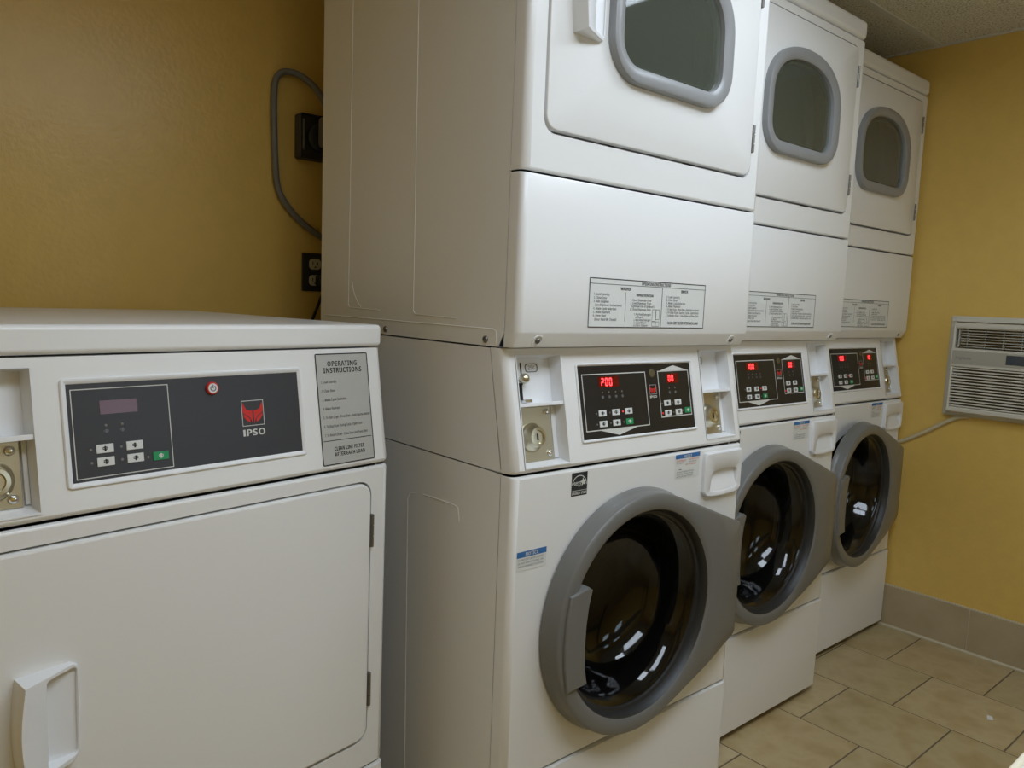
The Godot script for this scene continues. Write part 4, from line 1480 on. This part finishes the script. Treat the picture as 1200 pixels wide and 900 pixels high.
func build_outlets() -> void:
	# heavy dryer receptacle in a dark open box, with a grey angled plug
	var t := thing("dryer_outlet", "dark square dryer receptacle on the shaded back wall", "outlet", Vector3(0.13, 1.515, ROOM_Z0))
	var b := B.new()
	var o := rrect(-0.062, 0.0, 0.062, 0.116, 0.006)
	b.loft([ring3(o, 0.0), ring3(o, 0.032), ring3(inset(o, 0.003), 0.034), ring3(inset(o, 0.005), 0.026)])
	b.flat_poly(inset(o, 0.005), 0.026)
	part("box_body", b, M.outlet_plate, t)
	b = B.new()
	b.lathe(Vector3(0.0, 0.058, 0.0), [Vector2(0.040, 0.026), Vector2(0.040, 0.036), Vector2(0.036, 0.040), Vector2(0.02, 0.041)], 28)
	part("socket_face", b, M.outlet_black, t)
	b = B.new()
	box(b, -0.056, 0.02, 0.033, -0.050, 0.10, 0.038, 0.001)
	part("metal_clip", b, M.hinge_steel, t)
	t = thing("grey_power_cord", "grey looped dryer cord with angled plug on the back wall", "cord", Vector3(0.13, 1.515, ROOM_Z0))
	b = B.new()
	b.rbox(Vector3(-0.018, 0.030, 0.042), Vector3(0.034, 0.108, 0.082), 0.010, 3)
	part("plug", b, M.cord_grey, t)
	b = B.new()
	var pts := []
	for q in [[0.133, 1.590, 0.062], [0.130, 1.635, 0.060], [0.122, 1.672, 0.05], [0.100, 1.705, 0.035], [0.066, 1.727, 0.022], [0.030, 1.727, 0.014], [0.010, 1.705, 0.012], [0.005, 1.66, 0.012], [0.006, 1.58, 0.012], [0.010, 1.49, 0.012], [0.018, 1.43, 0.012], [0.045, 1.385, 0.012], [0.09, 1.345, 0.012], [0.14, 1.315, 0.012], [0.20, 1.28, 0.014], [0.30, 1.20, 0.05], [0.36, 1.15, 0.10], [0.38, 1.12, 0.27]]:
		pts.append(Vector3(q[0] - 0.13, q[1] - 1.515, q[2]))
	b.tube(smooth_path(pts, 5), 0.0085, 10)
	part("cord", b, M.cord_grey, t)
	# duplex wall socket with a black plug
	t = thing("wall_socket", "ivory duplex socket in a dark plate low on the back wall", "outlet", Vector3(0.127, 1.166, ROOM_Z0))
	b = B.new()
	b.rbox(Vector3(-0.037, 0.0, 0.0), Vector3(0.037, 0.104, 0.006), 0.003, 2)
	part("cover_plate", b, M.outlet_plate, t)
	for y in [0.074, 0.030]:
		b = B.new()
		b.loft([ring3(rrect(-0.017, y - 0.0145, 0.017, y + 0.0145, 0.010), 0.004), ring3(rrect(-0.017, y - 0.0145, 0.017, y + 0.0145, 0.010), 0.008), ring3(rrect(-0.016, y - 0.0135, 0.016, y + 0.0135, 0.009), 0.009)])
		b.flat_poly(rrect(-0.016, y - 0.0135, 0.016, y + 0.0135, 0.009), 0.009)
		var s := part("socket_face", b, M.outlet_ivory, t)
		b = B.new()
		box(b, -0.008, y - 0.002, 0.0085, -0.006, y + 0.007, 0.0095, 0.0002)
		box(b, 0.006, y - 0.002, 0.0085, 0.008, y + 0.006, 0.0095, 0.0002)
		box(b, -0.002, y - 0.010, 0.0085, 0.002, y - 0.006, 0.0095, 0.0002)
		part("socket_slots", b, M.gap_black, s)
	t = thing("black_cord", "black plug and cord hanging from the duplex wall socket", "cord", Vector3(0.137, 1.166, ROOM_Z0))
	b = B.new()
	b.rbox(Vector3(-0.012, 0.014, 0.0095), Vector3(0.016, 0.044, 0.036), 0.006, 2)
	part("plug", b, M.cord_black, t)
	b = B.new()
	b.tube(smooth_path([Vector3(0.002, 0.016, 0.030), Vector3(0.0, -0.005, 0.032), Vector3(-0.010, -0.04, 0.026), Vector3(-0.026, -0.09, 0.018), Vector3(-0.045, -0.16, 0.012), Vector3(-0.05, -0.4, 0.008)], 5), 0.0042, 8)
	part("cord", b, M.cord_black, t)

func build_table() -> void:
	# white laminate folding table across the aisle; only its corner reaches the picture
	var t := thing("folding_table", "white laminate table corner with cream edge band opposite the machines", "table", Vector3(0.52, 0, 1.15))
	var b := B.new()
	b.rbox(Vector3(-1.05, 0.868, -0.307), Vector3(1.05, 0.900, 0.31), 0.002, 1)
	part("table_top", b, M.table_white, t)
	b = B.new()
	b.rbox(Vector3(-1.052, 0.867, -0.312), Vector3(1.052, 0.8995, -0.3065), 0.002, 2)
	b.rbox(Vector3(-1.052, 0.867, 0.3095), Vector3(1.052, 0.8995, 0.315), 0.002, 2)
	part("edge_band", b, M.table_edge, t)
	for x in [-0.98, 0.98]:
		for z in [-0.26, 0.26]:
			b = B.new()
			box(b, x - 0.018, 0.0, z - 0.018, x + 0.018, 0.868, z + 0.018, 0.004)
			part("table_leg", b, M.leg_steel, t)
		b = B.new()
		box(b, x - 0.012, 0.20, -0.245, x + 0.012, 0.23, 0.245, 0.003)
		part("table_stretcher", b, M.leg_steel, t)

func build_ceiling_light(at: Vector3, hx: float, hz: float, energy: float, label: String) -> void:
	# shallow white pan with a dropped lens; half length hx, half width hz
	var t := thing("ceiling_light", label, "light", at, 0.0, "ceiling lights above the aisle")
	var b := B.new()
	box(b, -hx - 0.03, -0.022, -hz - 0.03, hx + 0.03, -0.0045, hz + 0.03, 0.004)
	part("light_housing", b, M.fixture_white, t)
	b = B.new()
	b.rbox(Vector3(-hx, -0.075, -hz), Vector3(hx, -0.0225, hz), 0.02, 3)
	part("light_diffuser", b, M.lamp_diffuser, t)
	var l := AreaLight3D.new()
	l.name = "area_light"
	l.area_size = Vector2(hx * 1.9, hz * 1.9)
	l.light_energy = energy
	l.light_color = Color(0.885, 0.94, 1.0)
	l.shadow_enabled = true
	l.area_range = 12.0
	l.area_attenuation = 2.0
	l.position = Vector3(0, -0.078, 0)
	l.rotation = Vector3(-PI / 2, 0, 0)
	t.add_child(l)

# ------------------------------------------------------------------ scene
func _ready() -> void:
	var cam := Camera3D.new()
	cam.name = "camera"
	cam.keep_aspect = Camera3D.KEEP_HEIGHT
	cam.fov = 53.0
	cam.near = 0.02
	add_child(cam)
	cam.position = Vector3(-0.8415, 1.1625, 0.9683)
	cam.basis = Basis(Vector3.UP, deg_to_rad(-40.574)) * Basis(Vector3.RIGHT, deg_to_rad(-6.189)) * Basis(Vector3(0, 0, 1), deg_to_rad(2.24))
	cam.current = true
	var we := WorldEnvironment.new()
	we.name = "world_environment"
	var env := Environment.new()
	env.background_mode = Environment.BG_COLOR
	env.background_color = Color(0.84, 0.93, 1.0)         # bright overcast daylight outside the two windows
	env.background_energy_multiplier = 3.3
	env.tonemap_mode = Environment.TONE_MAPPER_LINEAR
	env.tonemap_exposure = 1.0
	env.sdfgi_enabled = true
	env.ssao_enabled = true
	env.ssil_enabled = true
	we.environment = env
	add_child(we)
	make_materials()
	build_ceiling_light(Vector3(-0.14, ROOM_H, 0.87), 0.56, 0.24, 1.10, "long bright ceiling light over the aisle before the first stacked machine")
	build_ceiling_light(Vector3(0.71, ROOM_H, 0.48), 0.20, 0.22, 0.42, "small square ceiling light over the aisle before the middle machine")

	build_room()
	var s1 := build_stack()
	s1.set_meta("label", "first stacked washer dryer beside the single dryer, front panel pulled furthest out")
	var yc := YC + 0.010
	var dy := YD - 0.001 - yc
	var sd := Vector3(0, dy, -0.042).normalized()
	var xfc := Transform3D(Basis(Vector3.RIGHT, sd, Vector3.RIGHT.cross(sd)), Vector3(0, yc, 0))
	var spots := [[0.690, -0.127, 0.0, "middle stacked washer dryer of the row of three", "100", "00"], [1.381, -0.229, 0.0, "last stacked washer dryer, door ajar, next to the yellow end wall", "100", "10"]]
	for q in spots:
		var s: Node3D = s1.duplicate()
		s.name = numbered("stacked_washer_dryer")
		add_child(s)
		s.position = Vector3(q[0], 0, q[1])
		s.rotation.y = deg_to_rad(q[2])
		s.set_meta("label", q[3])
		set_digits(s, q[4], q[5], xfc)
		if q[0] > 1.0:                                       # its washer door stands slightly open
			var door: Node3D = s.get_node("washer_door")
			var pv := Vector3(0.645, 0, 0.004)
			door.transform = Transform3D(Basis.IDENTITY, pv) * Transform3D(Basis(Vector3.UP, deg_to_rad(3.5)), Vector3.ZERO) * Transform3D(Basis.IDENTITY, -pv)
	var turn := deg_to_rad(9.776)
	build_dryer(Vector3(-0.1176, 0, -0.2089) + Basis(Vector3.UP, turn) * Vector3(-W, 0, 0), turn)
	build_air_conditioner()
	build_outlets()
	build_table()
	# scrap of paper on the floor
	var t := thing("paper_scrap", "tiny white scrap of paper lying on the floor tiles", "paper", Vector3(1.645, 0.0, 0.275), 0.3)
	var b := B.new()
	b.poly([Vector3(-0.013, 0.0006, -0.007), Vector3(0.012, 0.0035, -0.008), Vector3(0.014, 0.0010, 0.006), Vector3(-0.011, 0.0024, 0.008)], Vector3.UP)
	b.poly([Vector3(-0.013, 0.0002, -0.007), Vector3(0.012, 0.0029, -0.008), Vector3(0.014, 0.0004, 0.006), Vector3(-0.011, 0.0018, 0.008)], Vector3.DOWN)
	part("paper", b, M.paper_white, t)
